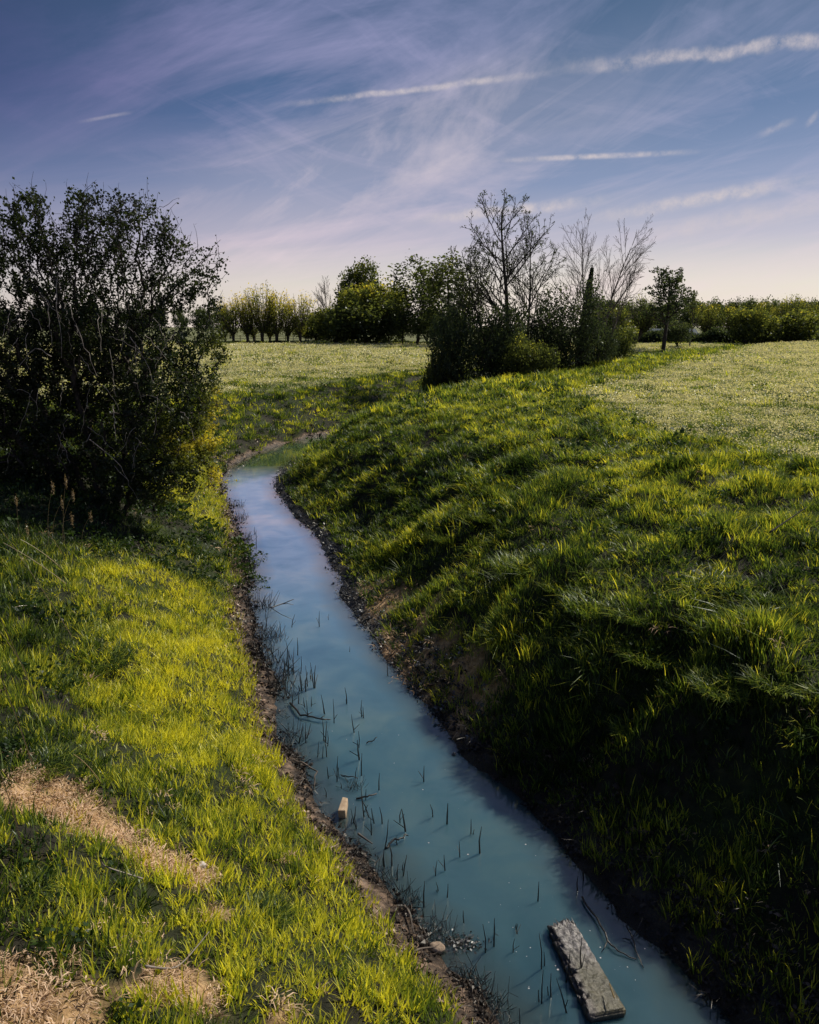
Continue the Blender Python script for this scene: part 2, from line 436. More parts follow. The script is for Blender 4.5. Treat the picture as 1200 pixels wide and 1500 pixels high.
o = nd(nt, 'ShaderNodeOutputMaterial'); L.new(p.outputs[0], o.inputs[0])
gm = new_mesh('ground', np.stack([XX, YY, ZZ], -1).reshape(-1, 3), quads, m,
              {'edge': np.clip(DD.ravel() * (1 + np.where(SS.ravel() < 0, .35 + 2.2 * sstep(16, 22, YY.ravel()), .6)), -1, 3), 'meadow': mead, 'side': (SS.ravel() > 0).astype(float), 'bare': np.zeros(len(mead))}, True)
tag(obj('ground', gm), kind='structure')

# ------------------------------------------------------------------ water
m, nt, N, L = mat_new('milky_water')
geo = nd(nt, 'ShaderNodeNewGeometry'); P = geo.outputs['Position']
dA = nd(nt, 'ShaderNodeAttribute', attribute_name='edge').outputs['Fac']
n1 = noise_n(nt, P, .45, 4, .5, .3); n2 = noise_n(nt, P, 1.6, 4, .55, .5)
c = ramp(nt, math_n(nt, 'ADD', math_n(nt, 'MULTIPLY', n1, .6), math_n(nt, 'MULTIPLY', n2, .4)), [(.32, (.026, .072, .095)), (.5, (.048, .105, .122)), (.68, (.085, .140, .135))])
sh = ramp(nt, math_n(nt, 'ADD', dA, math_n(nt, 'MULTIPLY', math_n(nt, 'SUBTRACT', n2, .5), .35)), [(.30, (0,) * 3), (.95, (1,) * 3)])
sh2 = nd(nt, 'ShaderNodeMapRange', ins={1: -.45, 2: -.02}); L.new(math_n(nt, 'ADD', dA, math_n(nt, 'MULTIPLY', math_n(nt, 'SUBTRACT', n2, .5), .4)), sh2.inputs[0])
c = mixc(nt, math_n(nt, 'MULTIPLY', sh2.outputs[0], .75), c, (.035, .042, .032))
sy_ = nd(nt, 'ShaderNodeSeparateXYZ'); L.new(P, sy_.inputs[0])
sky_refl = ramp(nt, math_n(nt, 'MULTIPLY', sy_.outputs[1], 1 / 30), [(.15, (.95, .95, 1.0)), (.28, (1.3, 1.3, 1.5)), (.40, (2.4, 2.05, 2.7)), (.55, (5.0, 3.0, 4.1)), (.78, (5.4, 3.2, 4.2)), (.86, (1.1, .85, .35)), (1, (1.1, .85, .35))])  # sky reflection on the upper stretch painted into base colour; greenish-brown at bend
c = mixc(nt, 1.0, c, sky_refl, 'MULTIPLY')
p = nd(nt, 'ShaderNodeBsdfPrincipled', ins={'Roughness': .03, 'IOR': 1.6, 'Specular IOR Level': .5, 'Subsurface Weight': 1.0, 'Subsurface Radius': (.25, .35, .4), 'Subsurface Scale': 1.0}); L.new(c, p.inputs['Base Color'])
rn = noise_n(nt, P, 5, 3, .5); b = nd(nt, 'ShaderNodeBump', ins={'Strength': .10, 'Distance': .02}); L.new(rn, b.inputs['Height']); L.new(b.outputs[0], p.inputs['Normal'])
o = nd(nt, 'ShaderNodeOutputMaterial'); L.new(p.outputs[0], o.inputs[0])
# the water sheet tucks under both banks
dq = DD.ravel()[quads].min(1); wq = quads[dq < .35]
used, inv_ = np.unique(wq, return_inverse=True); Fq = inv_.reshape(wq.shape)
V = np.stack([XX.ravel()[used], YY.ravel()[used], np.zeros(len(used))], -1); E = DD.ravel()[used]
cen = CLR[:, :2]; tg = np.gradient(cen, axis=0); tg /= np.linalg.norm(tg, axis=1)[:, None]
nr = np.stack([tg[:, 1], -tg[:, 0]], 1)
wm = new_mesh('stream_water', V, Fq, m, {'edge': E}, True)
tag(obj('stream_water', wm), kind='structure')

# ------------------------------------------------------------------ grass prototypes and scattering
def blades(n, rad, h, w, bend, lean=.25, segs=3, rng=rs, flat=False, head=0, headr=.012):
    base_r = rad * np.sqrt(rng.rand(n)); ba = rng.rand(n) * 2 * pi
    bx, by = base_r * np.cos(ba), base_r * np.sin(ba)
    az_ = ba + rng.randn(n) * .9
    hh = h[0] + (h[1] - h[0]) * rng.rand(n) ** 1.3
    ln = np.abs(rng.randn(n)) * lean; bd = bend * (.4 + rng.rand(n)); ww = w * (.6 + .8 * rng.rand(n)); rn_ = rng.rand(n)
    tw = rng.rand(n) * pi
    V = []; Fq = []; A = []
    ts = np.linspace(0, 1, segs + 1)
    for j, t in enumerate(ts):
        out = (ln * t + bd * t * t) * hh
        zz = hh * (t - .45 * bd * t * t) / np.sqrt(1 + ln ** 2)
        if flat: out, zz = hh * t, .01 + .04 * rn_ + .05 * np.sin(t * pi) * bd
        cx, cy = bx + np.cos(az_) * out, by + np.sin(az_) * out
        wd = ww * (1 - t ** 1.8) * .5 + .0004
        dx, dy = -np.sin(az_ + tw * .3) * wd, np.cos(az_ + tw * .3) * wd
        V.append(np.stack([cx - dx, cy - dy, zz], -1)); V.append(np.stack([cx + dx, cy + dy, zz], -1))
        A += [rn_ * (.6 + .4 * t)] * 2
    V = np.stack(V, 1).reshape(-1, 3); A = np.stack(A, 1).reshape(-1)
    k = 2 * (segs + 1)
    for s in range(segs):
        o_ = np.arange(n) * k + 2 * s
        Fq.append(np.stack([o_, o_ + 1, o_ + 3, o_ + 2], -1))
    return V, np.concatenate(Fq), A
def leafset(C, size, rng=rs, up=.0, aspect=.6, tint=None):
    """rhombus leaves at centres C"""
    n = len(C); s = size * (.6 + .8 * rng.rand(n))
    a = rng.randn(n, 3); a[:, 2] += up; a /= np.linalg.norm(a, axis=1)[:, None]
    b_ = np.cross(a, rng.randn(n, 3)); b_ /= np.linalg.norm(b_, axis=1)[:, None]
    a = a * s[:, None]; b_ = b_ * (s * aspect)[:, None]
    V = np.stack([C - a * .5, C + b_ * .5, C + a * .5, C - b_ * .5], 1).reshape(-1, 3)
    Fq = np.arange(4 * n).reshape(n, 4)
    if tint is None: tint = rng.rand(n)
    return V, Fq, np.repeat(tint, 4)
def joinm(parts):
    V = []; Fq = []; A = []; n = 0
    for v, f, a in parts:
        V.append(v); Fq.append(f + n); A.append(a); n += len(v)
    return np.vstack(V), np.vstack(Fq), np.concatenate(A)

def proto_set(name, makers, mats):
    """unlinked collection of source clumps, picked by index"""
    c = bpy.data.collections.new(name)
    for i, (V, Fq, A) in enumerate(makers):
        mt = mats[i] if isinstance(mats, list) else mats
        me = new_mesh(name, V, Fq, mt, {'bt': A})
        o = bpy.data.objects.new("%s_%02d" % (name, i), me)
        c.objects.link(o)
    return c
def scatter(name, coll, nproto, X, Y, Z, tint, scl, rng=rs, tilt=.12, lean=None, idx=None, sz=None):
    n = len(X)
    me = bpy.data.meshes.new(name); me.vertices.add(n)
    me.vertices.foreach_set("co", np.stack([X, Y, Z], -1).ravel())
    rot = np.stack([rng.randn(n) * tilt, rng.randn(n) * tilt, rng.rand(n) * 2 * pi], -1)
    a = me.attributes.new('rot', 'FLOAT_VECTOR', 'POINT'); a.data.foreach_set("vector", rot.astype(np.float32).ravel())
    sc3 = np.stack([scl, scl, scl * (sz if sz is not None else 1)], -1)
    a = me.attributes.new('scl', 'FLOAT_VECTOR', 'POINT'); a.data.foreach_set("vector", sc3.astype(np.float32).ravel())
    a = me.attributes.new('tint', 'FLOAT', 'POINT'); a.data.foreach_set("value", np.clip(tint, 0, 1).astype(np.float32))
    if idx is None: idx = rng.randint(0, nproto, n)
    a = me.attributes.new('pick', 'INT', 'POINT'); a.data.foreach_set("value", idx.astype(np.int32))
    o = obj(name, me)
    ng = bpy.data.node_groups.new(name, 'GeometryNodeTree')
    ng.interface.new_socket('Geometry', in_out='INPUT', socket_type='NodeSocketGeometry')
    ng.interface.new_socket('Geometry', in_out='OUTPUT', socket_type='NodeSocketGeometry')
    gi = ng.nodes.new('NodeGroupInput'); go = ng.nodes.new('NodeGroupOutput')
    ci = ng.nodes.new('GeometryNodeCollectionInfo'); ci.inputs['Collection'].default_value = coll
    ci.inputs['Separate Children'].default_value = True; ci.inputs['Reset Children'].default_value = True
    ip = ng.nodes.new('GeometryNodeInstanceOnPoints'); ip.inputs['Pick Instance'].default_value = True
    def na(nm, ty):
        q = ng.nodes.new('GeometryNodeInputNamedAttribute'); q.data_type = ty; q.inputs['Name'].default_value = nm; return q.outputs['Attribute']
    er = ng.nodes.new('FunctionNodeEulerToRotation')
    ng.links.new(na('rot', 'FLOAT_VECTOR'), er.inputs[0])
    ng.links.new(gi.outputs[0], ip.inputs['Points']); ng.links.new(ci.outputs[0], ip.inputs['Instance'])
    ng.links.new(er.outputs[0], ip.inputs['Rotation']); ng.links.new(na('scl', 'FLOAT_VECTOR'), ip.inputs['Scale'])
    ng.links.new(na('pick', 'INT'), ip.inputs['Instance Index'])
    ng.links.new(ip.outputs[0], go.inputs[0])
    md = o.modifiers.new('scatter', 'NODES'); md.node_group = ng
    return o

def wedge(y0, y1, dens, rng=rs, margin=3.4, slope=.60):
    """points spread over the part of the ground a viewer near the camera can see"""
    W = slope * y1 + margin
    n = int(2 * W * (y1 - y0) * dens)
    x = (rng.rand(n) * 2 - 1) * W; y = y0 + rng.rand(n) * (y1 - y0)
    k = np.abs(x) < slope * y + margin
    return x[k], y[k]

# straw patches of the near left bank, marked on the ground
STRAW = []
for (u, v, r) in [(60, 1160, .30), (95, 1185, .32), (140, 1222, .27), (185, 1240, .20), (235, 1262, .20), (290, 1290, .17), (310, 1345, .12), (120, 1300, .07),
                  (20, 1470, .34), (60, 1490, .3), (250, 1440, .18), (290, 1460, .16), (410, 1480, .10), (10, 1175, .2), (480, 1480, .06)]:
    gx, gy, gz = ground(u, v); STRAW.append((gx, gy, r))
def straw_f(x, y):
    f = np.zeros(len(x))
    xx = x + .12 * fbm(x, y, .35, 3, 61); yy = y + .12 * fbm(x, y, .35, 3, 63)
    for gx, gy, r in STRAW:
        f = np.maximum(f, 1 - sstep(r * .2, r * 1.15, np.hypot(xx - gx, (yy - gy))))
    return sstep(.12, .55, f - .35 * sstep(-.15, .35, fbm(x, y, .18, 3, 65)) + .08)
# bare sandy scrapes on the right bank above the water
SCR = []
for (u, v, r) in [(575, 880, .5), (600, 930, .55), (625, 975, .55), (655, 1010, .5), (690, 1045, .4), (560, 850, .35)]:
    gx, gy, gz = ground(u, v); SCR.append((gx, gy, r))
def scrape_f(x, y):
    f = np.zeros(len(x))
    for gx, gy, r in SCR:
        f = np.maximum(f, 1 - sstep(r * .3, r * 1.2, np.hypot(x - gx, y - gy) + .35 * fbm(x, y, .6, 2, 66)))
    return f

_k = np.where((np.hypot(XX, YY).ravel() < 20))[0]; _b = np.zeros(len(mead)); _b[_k] = np.maximum(straw_f(XX.ravel()[_k], YY.ravel()[_k]) * .8, scrape_f(XX.ravel()[_k], YY.ravel()[_k]))
gm.attributes['bare'].data.foreach_set('value', _b.astype(np.float32))

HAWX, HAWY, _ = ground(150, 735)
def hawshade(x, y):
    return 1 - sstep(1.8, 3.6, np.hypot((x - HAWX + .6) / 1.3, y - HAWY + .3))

def bands(kind):
    """(y0, y1, density, proto scale) bands"""
    return kind

def grass_layer(name, bnds, keep, mk, mat, label, tintf, cat='grass', nproto=4, tilt=.12, szf=None):
    Xs = []; Ys = []; Zs = []; T = []; S = []; I = []; SZ = []
    protos = []; mats = []
    for bi_, (y0, y1, dens, args, sc) in enumerate(bnds):
        x, y = wedge(y0, y1, dens)
        z_, d, side, sy = height(x, y, True)
        kp = keep(x, y, d, side)
        kk = rs.rand(len(x)) < kp
        x, y, z_, d, side = x[kk], y[kk], z_[kk], d[kk], side[kk]
        Xs.append(x); Ys.append(y); Zs.append(z_ - .01); T.append(tintf(x, y, d, side)); S.append(sc * (.75 + .5 * rs.rand(len(x))))
        SZ.append(szf(x, y, d, side) if szf else np.ones(len(x)))
        I.append(bi_ * nproto + rs.randint(0, nproto, len(x)))
        for q in range(nproto): protos.append(mk(args))
    col = proto_set(name + '_source', protos, mat)
    o = scatter(name, col, len(protos), *[np.concatenate(a) for a in (Xs, Ys, Zs, T, S)], tilt=tilt, idx=np.concatenate(I), sz=np.concatenate(SZ))
    tag(o, label, cat, kind='stuff')
    return o

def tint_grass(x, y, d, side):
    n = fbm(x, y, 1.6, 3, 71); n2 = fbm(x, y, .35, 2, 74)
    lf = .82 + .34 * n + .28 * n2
    # low yellow-green sunlit strip and shaded top painted into the left bank's tint
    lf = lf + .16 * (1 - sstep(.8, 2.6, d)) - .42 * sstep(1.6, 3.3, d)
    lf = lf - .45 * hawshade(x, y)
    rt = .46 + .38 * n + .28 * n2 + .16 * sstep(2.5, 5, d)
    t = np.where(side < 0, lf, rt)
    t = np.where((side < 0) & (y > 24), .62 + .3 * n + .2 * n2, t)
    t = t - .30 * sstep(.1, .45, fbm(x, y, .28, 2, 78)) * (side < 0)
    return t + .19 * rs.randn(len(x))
def keep_grass(x, y, d, side):
    edge = np.where(side < 0, .27 - .19 * sstep(16, 21, y), .08) + .10 * fbm(x, y, .5, 2, 81)
    e0 = np.where((side > 0) & (y > 11), .28, edge)
    k = sstep(e0 - .06, e0 + .12, d + .1 * fbm(x, y, .25, 2, 83))
    k = k * (1 - .86 * straw_f(x, y)) * (1 - .6 * scrape_f(x, y))
    k = k * (1 - .9 * zone_meadow(x, y, d, side))
    k = k * (1 - .8 * hawshade(x, y))
    return k
def len_grass(x, y, d, side):
    hump = fbm((x * .8 + y * .6) / 1.7, -x * .6 + y * .8, 1.0, 2, 11)
    return np.where(side < 0, .85 + .75 * fbm(x, y, .45, 2, 90) + .35 * sstep(2.4, 3.6, d), .85 + 1.0 * np.clip(hump, -.2, .5) + .5 * fbm(x, y, .3, 2, 92))
mk = lambda a: blades(*a)
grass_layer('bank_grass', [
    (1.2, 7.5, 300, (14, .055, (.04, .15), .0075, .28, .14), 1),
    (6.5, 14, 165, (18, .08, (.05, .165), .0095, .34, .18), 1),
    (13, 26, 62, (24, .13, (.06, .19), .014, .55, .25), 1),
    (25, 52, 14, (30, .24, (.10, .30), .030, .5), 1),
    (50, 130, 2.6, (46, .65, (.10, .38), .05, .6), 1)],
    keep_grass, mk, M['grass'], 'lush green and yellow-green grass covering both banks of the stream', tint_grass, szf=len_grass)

# long arching grass on the right bank and the shady top of the left bank
def keep_long(x, y, d, side):
    n = fbm(x, y, .9, 3, 101)
    k = np.where(side > 0, sstep(-.05, .35, n) * sstep(.5, .9, d), sstep(.15, .45, n) * sstep(2.2, 3.4, d) * .8)
    k = k * (1 - straw_f(x, y)) * (1 - .8 * scrape_f(x, y)) * (1 - hawshade(x, y)) * (1 - .97 * zone_meadow(x, y, d, side))
    return k
def tint_long(x, y, d, side):
    return .48 + .45 * fbm(x, y, .5, 2, 103) + .14 * rs.randn(len(x))
grass_layer('long_grass', [
    (1.2, 8, 80, (14, .05, (.08, .20), .0085, 1.3), 1),
    (7, 15, 50, (16, .08, (.09, .22), .0115, 1.3), 1),
    (14, 30, 16, (22, .14, (.11, .26), .018, 1.2), 1),
    (29, 55, 3.2, (30, .25, (.2, .42), .036, 1.0), 1)],
    keep_long, mk, M['grass'], 'long arching dark green grass growing in tufts on the banks', tint_long, tilt=.2)

# upright sedge blades, sparse, low on the shaded right bank and over the left one
def keep_sedge(x, y, d, side):
    n = fbm(x, y, .8, 2, 111)
    k = np.where(side > 0, sstep(-.2, .3, n) * (1 - sstep(1.6, 2.6, d)) * sstep(.15, .5, d), .35 * sstep(.1, .4, n) * sstep(.9, 1.3, d) * (1 - sstep(2.6, 3.6, d)))
    return k * (1 - straw_f(x, y) * .5) * (1 - sstep(20, 24, y)) * (1 - hawshade(x, y))
grass_layer('upright_sedge', [
    (1.2, 9, 26, (2, .06, (.16, .30), .010, .12, .12), 1),
    (8, 24, 14, (3, .12, (.18, .32), .013, .15, .14), 1)],
    keep_sedge, mk, M['grass'], 'upright broad blades of sedge standing low on the banks', lambda x, y, d, s: .75 + .15 * rs.randn(len(x)), tilt=.08)

# broad-leaved weeds
def weed(a):
    n, rad, h, s = a
    C = np.stack([rad * rs.randn(n) * .6, rad * rs.randn(n) * .6, h * rs.rand(n) ** .7], -1)
    return leafset(C, s, up=0, aspect=.7)
def keep_weed(x, y, d, side):
    n = fbm(x, y, .7, 3, 121)
    k = np.where(side > 0, .6 * sstep(.05, .35, n) * sstep(.6, 1, d), sstep(.0, .3, n) * sstep(1.6, 2.8, d))
    k = np.maximum(k, .9 * sstep(.2, .6, hawshade(x, y)) * (side < 0))
    return k * (1 - straw_f(x, y)) * (1 - zone_meadow(x, y, d, side) * .98) * (1 - sstep(30, 40, y))
grass_layer('low_weeds', [
    (1.2, 8, 40, (22, .07, .12, .035), 1),
    (7, 16, 18, (26, .12, .16, .05), 1),
    (15, 34, 6, (30, .22, .24, .08), 1)],
    keep_weed, weed, M['weed'], 'low broad-leaved weeds growing among the grass', lambda x, y, d, s: .4 + .4 * fbm(x, y, .4, 2, 125), cat='weeds', tilt=.2)

# flattened straw
def keep_straw(x, y, d, side):
    return np.maximum(np.maximum(straw_f(x, y), scrape_f(x, y) * .5), np.where(d > .4, .05, 0) * sstep(0, .3, fbm(x, y, .8, 2, 133)))
grass_layer('dry_straw', [(1.2, 7, 420, (15, .06, (.02, .07), .0055, .3, .3, 2, rs, True), 1), (7, 18, 70, (14, .10, (.04, .12), .010, .3, .3, 2, rs, True), 1)],
            keep_straw, mk, M['straw'], 'flattened pale straw lying in patches on the left bank', lambda x, y, d, s: np.where(s > 0, .42, .66) + .5 * fbm(x, y, .15, 2, 131), tilt=.3)

# pale flower meadow on both sides
def seedclump(a):
    n, rad, h, w, nh, hr = a
    V, Fq, A = blades(n, rad, h, w, .5)
    C = np.stack([rad * 1.1 * (rs.rand(nh) * 2 - 1), rad * 1.1 * (rs.rand(nh) * 2 - 1), h[1] * (.55 + .6 * rs.rand(nh))], -1)
    return leafset(C, hr, aspect=.8)
def keep_mead(x, y, d, side):
    n = fbm(x, y, 1.4, 3, 141)
    return zone_meadow(x, y, d, side) * (.22 + .78 * sstep(-.3, .35, n + .5 * fbm(x, y, .5, 2, 145)))
grass_layer('meadow_grass', [
    (9, 26, 34, (24, .16, (.05, .13), .012, .6), 1),
    (25, 52, 12, (34, .3, (.06, .15), .022, .6), 1),
    (50, 112, 3.0, (46, .65, (.06, .16), .05, .6), 1)],
    lambda x, y, d, s: zone_meadow(x, y, d, s) * 1.0, mk, M['grass'], 'short green meadow grass under the pale flower heads', lambda x, y, d, s: .58 + .35 * fbm(x, y, 2.5, 3, 143))
grass_layer('meadow_flowers', [
    (9, 26, 30, (2, .18, (.08, .15), .01, 20, .030), 1),
    (25, 52, 11, (2, .32, (.09, .16), .01, 25, .052), 1),
    (50, 112, 2.6, (2, .7, (.10, .18), .01, 42, .09), 1)],
    keep_mead, seedclump, M['seed'], 'pale cream flower heads scattered thickly over the flat meadow', lambda x, y, d, s: .5 + .5 * rs.rand(len(x)), cat='flowers')

# wet clods, dead leaves and reed litter along the waterline
def clod(a):
    n, rad, s = a
    parts = []
    C = np.stack([rad * rs.randn(n) * .5, rad * rs.randn(n) * .5, np.abs(rs.randn(n)) * s * .4], -1)
    parts.append(leafset(C, s, aspect=.8))
    v, f, a_ = blades(5, rad, (.05, .14), .006, .2, .3, 2, rs, True); parts.append((v, f, a_))
    # small lumps
    for q in range(3):
        c_ = np.array([rad * rs.randn() * .5, rad * rs.randn() * .5, 0]); r = s * (.4 + .6 * rs.rand())
        oc = np.array([(1, 0, 0), (0, 1, 0), (-1, 0, 0), (0, -1, 0), (0, 0, 1), (0, 0, -1)]) * (1 + .3 * rs.randn(6, 1))
        vv = c_ + oc * r * np.array([1, 1, .7])
        ff = np.array([(0, 1, 4, 4), (1, 2, 4, 4), (2, 3, 4, 4), (3, 0, 4, 4)])[:, :4]
        ff = np.array([(0, 1, 4), (1, 2, 4), (2, 3, 4), (3, 0, 4)])
        ff = np.hstack([ff, ff[:, :1]])
        vv = vv[[0, 1, 2, 3, 4]]
        V4 = []; F4 = []
        for t in ff[:, :3]:
            i0 = len(V4); p0, p1, p2 = vv[t[0]], vv[t[1]], vv[t[2]]
            V4 += [p0, p1, p2, (p0 + p2) / 2]; F4.append((i0, i0 + 1, i0 + 2, i0 + 3))
        parts.append((np.array(V4), np.array(F4), np.full(len(V4), rs.rand())))
    return joinm(parts)
def litter_mat(name, stops, rough):
    m, nt, N, L = mat_new(name)
    bt = nd(nt, 'ShaderNodeAttribute', attribute_name='bt').outputs['Fac']
    ti = nd(nt, 'ShaderNodeAttribute', attribute_name='tint', attribute_type='INSTANCER').outputs['Fac']
    c = ramp(nt, math_n(nt, 'ADD', ti, math_n(nt, 'MULTIPLY', math_n(nt, 'SUBTRACT', bt, .5), .6), clamp=True), stops)
    p = nd(nt, 'ShaderNodeBsdfPrincipled', ins={'Roughness': rough, 'Specular IOR Level': .3}); L.new(c, p.inputs['Base Color'])
    o = nd(nt, 'ShaderNodeOutputMaterial'); L.new(p.outputs[0], o.inputs[0]); return m
M['litter'] = litter_mat('bank_litter', [(0, (.012, .010, .009)), (.5, (.06, .042, .032)), (.8, (.26, .17, .12)), (1, (.52, .38, .28))], .45)
def keep_lit(x, y, d, side):
    n = fbm(x, y, .35, 2, 151)
    k = np.where(side < 0, sstep(-.22, .02, d) * (1 - sstep(.34, .55, d)), sstep(-.08, .02, d) * (1 - sstep(.35, .6, d)) * (1 - sstep(8, 11, y)))
    return k * (.35 + .65 * sstep(-.2, .2, n)) * (1 - sstep(24, 28, y) * .7)
def tint_lit(x, y, d, side):
    t = .25 + .45 * fbm(x, y, .3, 2, 153) + np.where(side < 0, .62, .18) * sstep(.05, .35, d) - .2
    return t
grass_layer('bank_litter', [(2.5, 9, 330, (8, .06, .030), 1), (9, 17, 170, (9, .09, .042), 1), (17, 33, 55, (10, .14, .06), 1)],
            keep_lit, clod, M['litter'], 'wet mud clods, dead leaves and reed litter along the waterline', tint_lit, cat='litter', tilt=.4)

def keep_wet(x, y, d, side):
    n = fbm(x, y, .3, 2, 161)
    return (side > 0) * sstep(-.1, .0, d) * (1 - sstep(.35, .75, d + .2 * n)) * (.4 + .6 * sstep(-.3, .1, n)) * sstep(7, 10, y)
M['wetlitter'] = litter_mat('wet_litter', [(0, (.012, .013, .016)), (.6, (.06, .065, .075)), (1, (.24, .25, .28))], .42)
grass_layer('wet_litter', [(6, 13, 160, (9, .08, .03), 1), (13, 26, 60, (10, .12, .05), 1)],
            keep_wet, clod, M['wetlitter'], 'glinting grey wet leaves and pebbles along the right waterline', lambda x, y, d, s: .45 + .4 * fbm(x, y, .3, 2, 163), cat='litter', tilt=.5)

# ------------------------------------------------------------------ trees by space colonisation
def colonise(att, roots, step=.25, kill=.35, infl=1.2, bias=(0, 0, .15), iters=160, jit=.15, rng=rs):
    P = []; par = []
    for r_ in roots:
        r_ = np.atleast_2d(np.array(r_, float))
        for k_, q_ in enumerate(r_): par.append(-1 if k_ == 0 else len(P) - 1); P.append(q_)
    att = np.array(att, float); n = len(att)
    pos = np.array(P)
    dist = np.linalg.norm(att[:, None] - pos[None], axis=2)
    near = dist.argmin(1); nd_ = dist.min(1)
    alive = np.ones(n, bool); stuck = np.zeros(n, int)
    bias = np.array(bias)
    for it in range(iters):
        act = alive & (nd_ < infl)
        if not act.any():
            if not alive.any(): break
            # stretch toward the closest attractor
            j = np.where(alive)[0][nd_[alive].argmin()]; act = np.zeros(n, bool); act[j] = True
        ids = near[act]; dirs = att[act] - pos[ids]; dirs /= (np.linalg.norm(dirs, axis=1)[:, None] + 1e-9)
        u, inv = np.unique(ids, return_inverse=True)
        acc = np.zeros((len(u), 3)); np.add.at(acc, inv, dirs)
        acc /= (np.linalg.norm(acc, axis=1)[:, None] + 1e-9)
        acc = acc + bias + rng.randn(len(u), 3) * jit
        acc /= np.linalg.norm(acc, axis=1)[:, None]
        newp = pos[u] + acc * step
        start = len(pos)
        pos = np.vstack([pos, newp]); par += list(u)
        al = np.where(alive)[0]; A_ = att[al]
        d2 = (A_ ** 2).sum(1)[:, None] + (newp ** 2).sum(1)[None] - 2 * A_ @ newp.T
        am_ = d2.argmin(1); m_ = np.sqrt(np.maximum(d2[np.arange(len(al)), am_], 0))
        up_ = m_ < nd_[al]; nd_[al[up_]] = m_[up_]; near[al[up_]] = am_[up_] + start
        # drop attractors whose nearest node stopped getting closer
        stuck[al[up_]] = 0; stuck[al[~up_]] += 1
        alive &= ~((stuck > 3) & (nd_ < kill * 2.2))
        alive &= nd_ > kill
    return pos, np.array(par)
def pipes(pos, par, tip=.006, ex=2.3, rmax=None):
    n = len(pos); acc = np.zeros(n); r = np.zeros(n)
    for i in range(n - 1, -1, -1):
        r[i] = max(tip, acc[i] ** (1 / ex)) if acc[i] > 0 else tip
        if par[i] >= 0: acc[par[i]] += r[i] ** ex
    if rmax: r *= 1; r = np.minimum(r, rmax)
    return r
def chains(pos, par, r):
    n = len(pos); kids = [[] for _ in range(n)]
    for i, p in enumerate(par):
        if p >= 0: kids[p].append(i)
    out = []; stack = [(i, None) for i in range(n) if par[i] < 0]
    while stack:
        i, frm = stack.pop()
        ch = [] if frm is None else [frm]
        cur = i
        while True:
            ch.append(cur)
            if not kids[cur]: break
            ks = sorted(kids[cur], key=lambda q: -r[q])
            for k in ks[1:]: stack.append((k, cur))
            cur = ks[0]
        out.append(ch)
    return out
def tree_mesh(name, pos, par, r, mat, rlim=None, above=True, fl=1.0, sides=None):
    """tube mesh; rlim splits thick wood (above) from twigs"""
    mb = MB()
    for ch in chains(pos, par, r):
        q = [i for k, i in enumerate(ch)]
        rr = r[q].copy()
        if len(q) > 1: rr[0] = min(rr[0], rr[1] * 1.15)
        if par[q[0]] < 0 and len(q) > 2: rr[0] *= 1.35
        if rlim is not None:
            sel = rr >= rlim if above else rr < rlim
            idx = np.where(sel)[0]
            if len(idx) < 1: continue
            a, b = idx.min(), idx.max()
            if not above: a = max(a - 1, 0)
            q = q[a:b + 1]; rr = rr[a:b + 1]
        if len(q) < 2: continue
        s = sides or (3 if rr.max() < .02 else 5 if rr.max() < .06 else 8)
        mb.tube(pos[q], rr * fl, s, rs.rand(), cap=False)
    if not mb.V: mb.tube([[0, 0, 0], [0, 0, .1]], .01, 3)
    return mb.mesh(name, mat, True)

def blobpts(n, blobs, surf=.0, holes=None, rng=rs):
    """points in a union of ellipsoids (cx,cy,cz,rx,ry,rz)"""
    vol = np.array([b[3] * b[4] * b[5] for b in blobs]); vol /= vol.sum()
    out = []
    for b, v in zip(blobs, vol):
        k = max(3, int(n * v)); d = rng.randn(k, 3); d /= np.linalg.norm(d, axis=1)[:, None]
        rr = rng.rand(k) ** (1 / 3.0); rr = surf + (1 - surf) * rr
        p = np.array(b[:3]) + d * rr[:, None] * np.array(b[3:6]); out.append(p)
    p = np.vstack(out); p = p[p[:, 2] > .05]
    return p

def leaves_on(pos, par, r, rlim, per, spread, size, mat, name, topbright=.35, zr=None, aspect=.6, base=.35, noise=.5, keep=1.0, up=0., droop=0):
    k = np.where((r < rlim) & (par >= 0))[0]
    if keep < 1: k = k[rs.rand(len(k)) < keep]
    C = np.repeat(pos[k], per, 0) + rs.randn(len(k) * per, 3) * spread
    if droop: C[:, 2] -= np.abs(rs.randn(len(C))) * droop
    z0, z1 = (pos[:, 2].min(), pos[:, 2].max()) if zr is None else zr
    h = (C[:, 2] - z0) / (z1 - z0)
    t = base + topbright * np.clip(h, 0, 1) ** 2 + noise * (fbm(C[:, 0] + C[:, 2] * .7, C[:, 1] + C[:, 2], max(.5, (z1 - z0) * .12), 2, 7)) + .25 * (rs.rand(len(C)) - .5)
    V, Fq, A = leafset(C, size, aspect=aspect, up=up, tint=np.clip(t, 0, 1))
    return new_mesh(name, V, Fq, mat, {'bt': A})

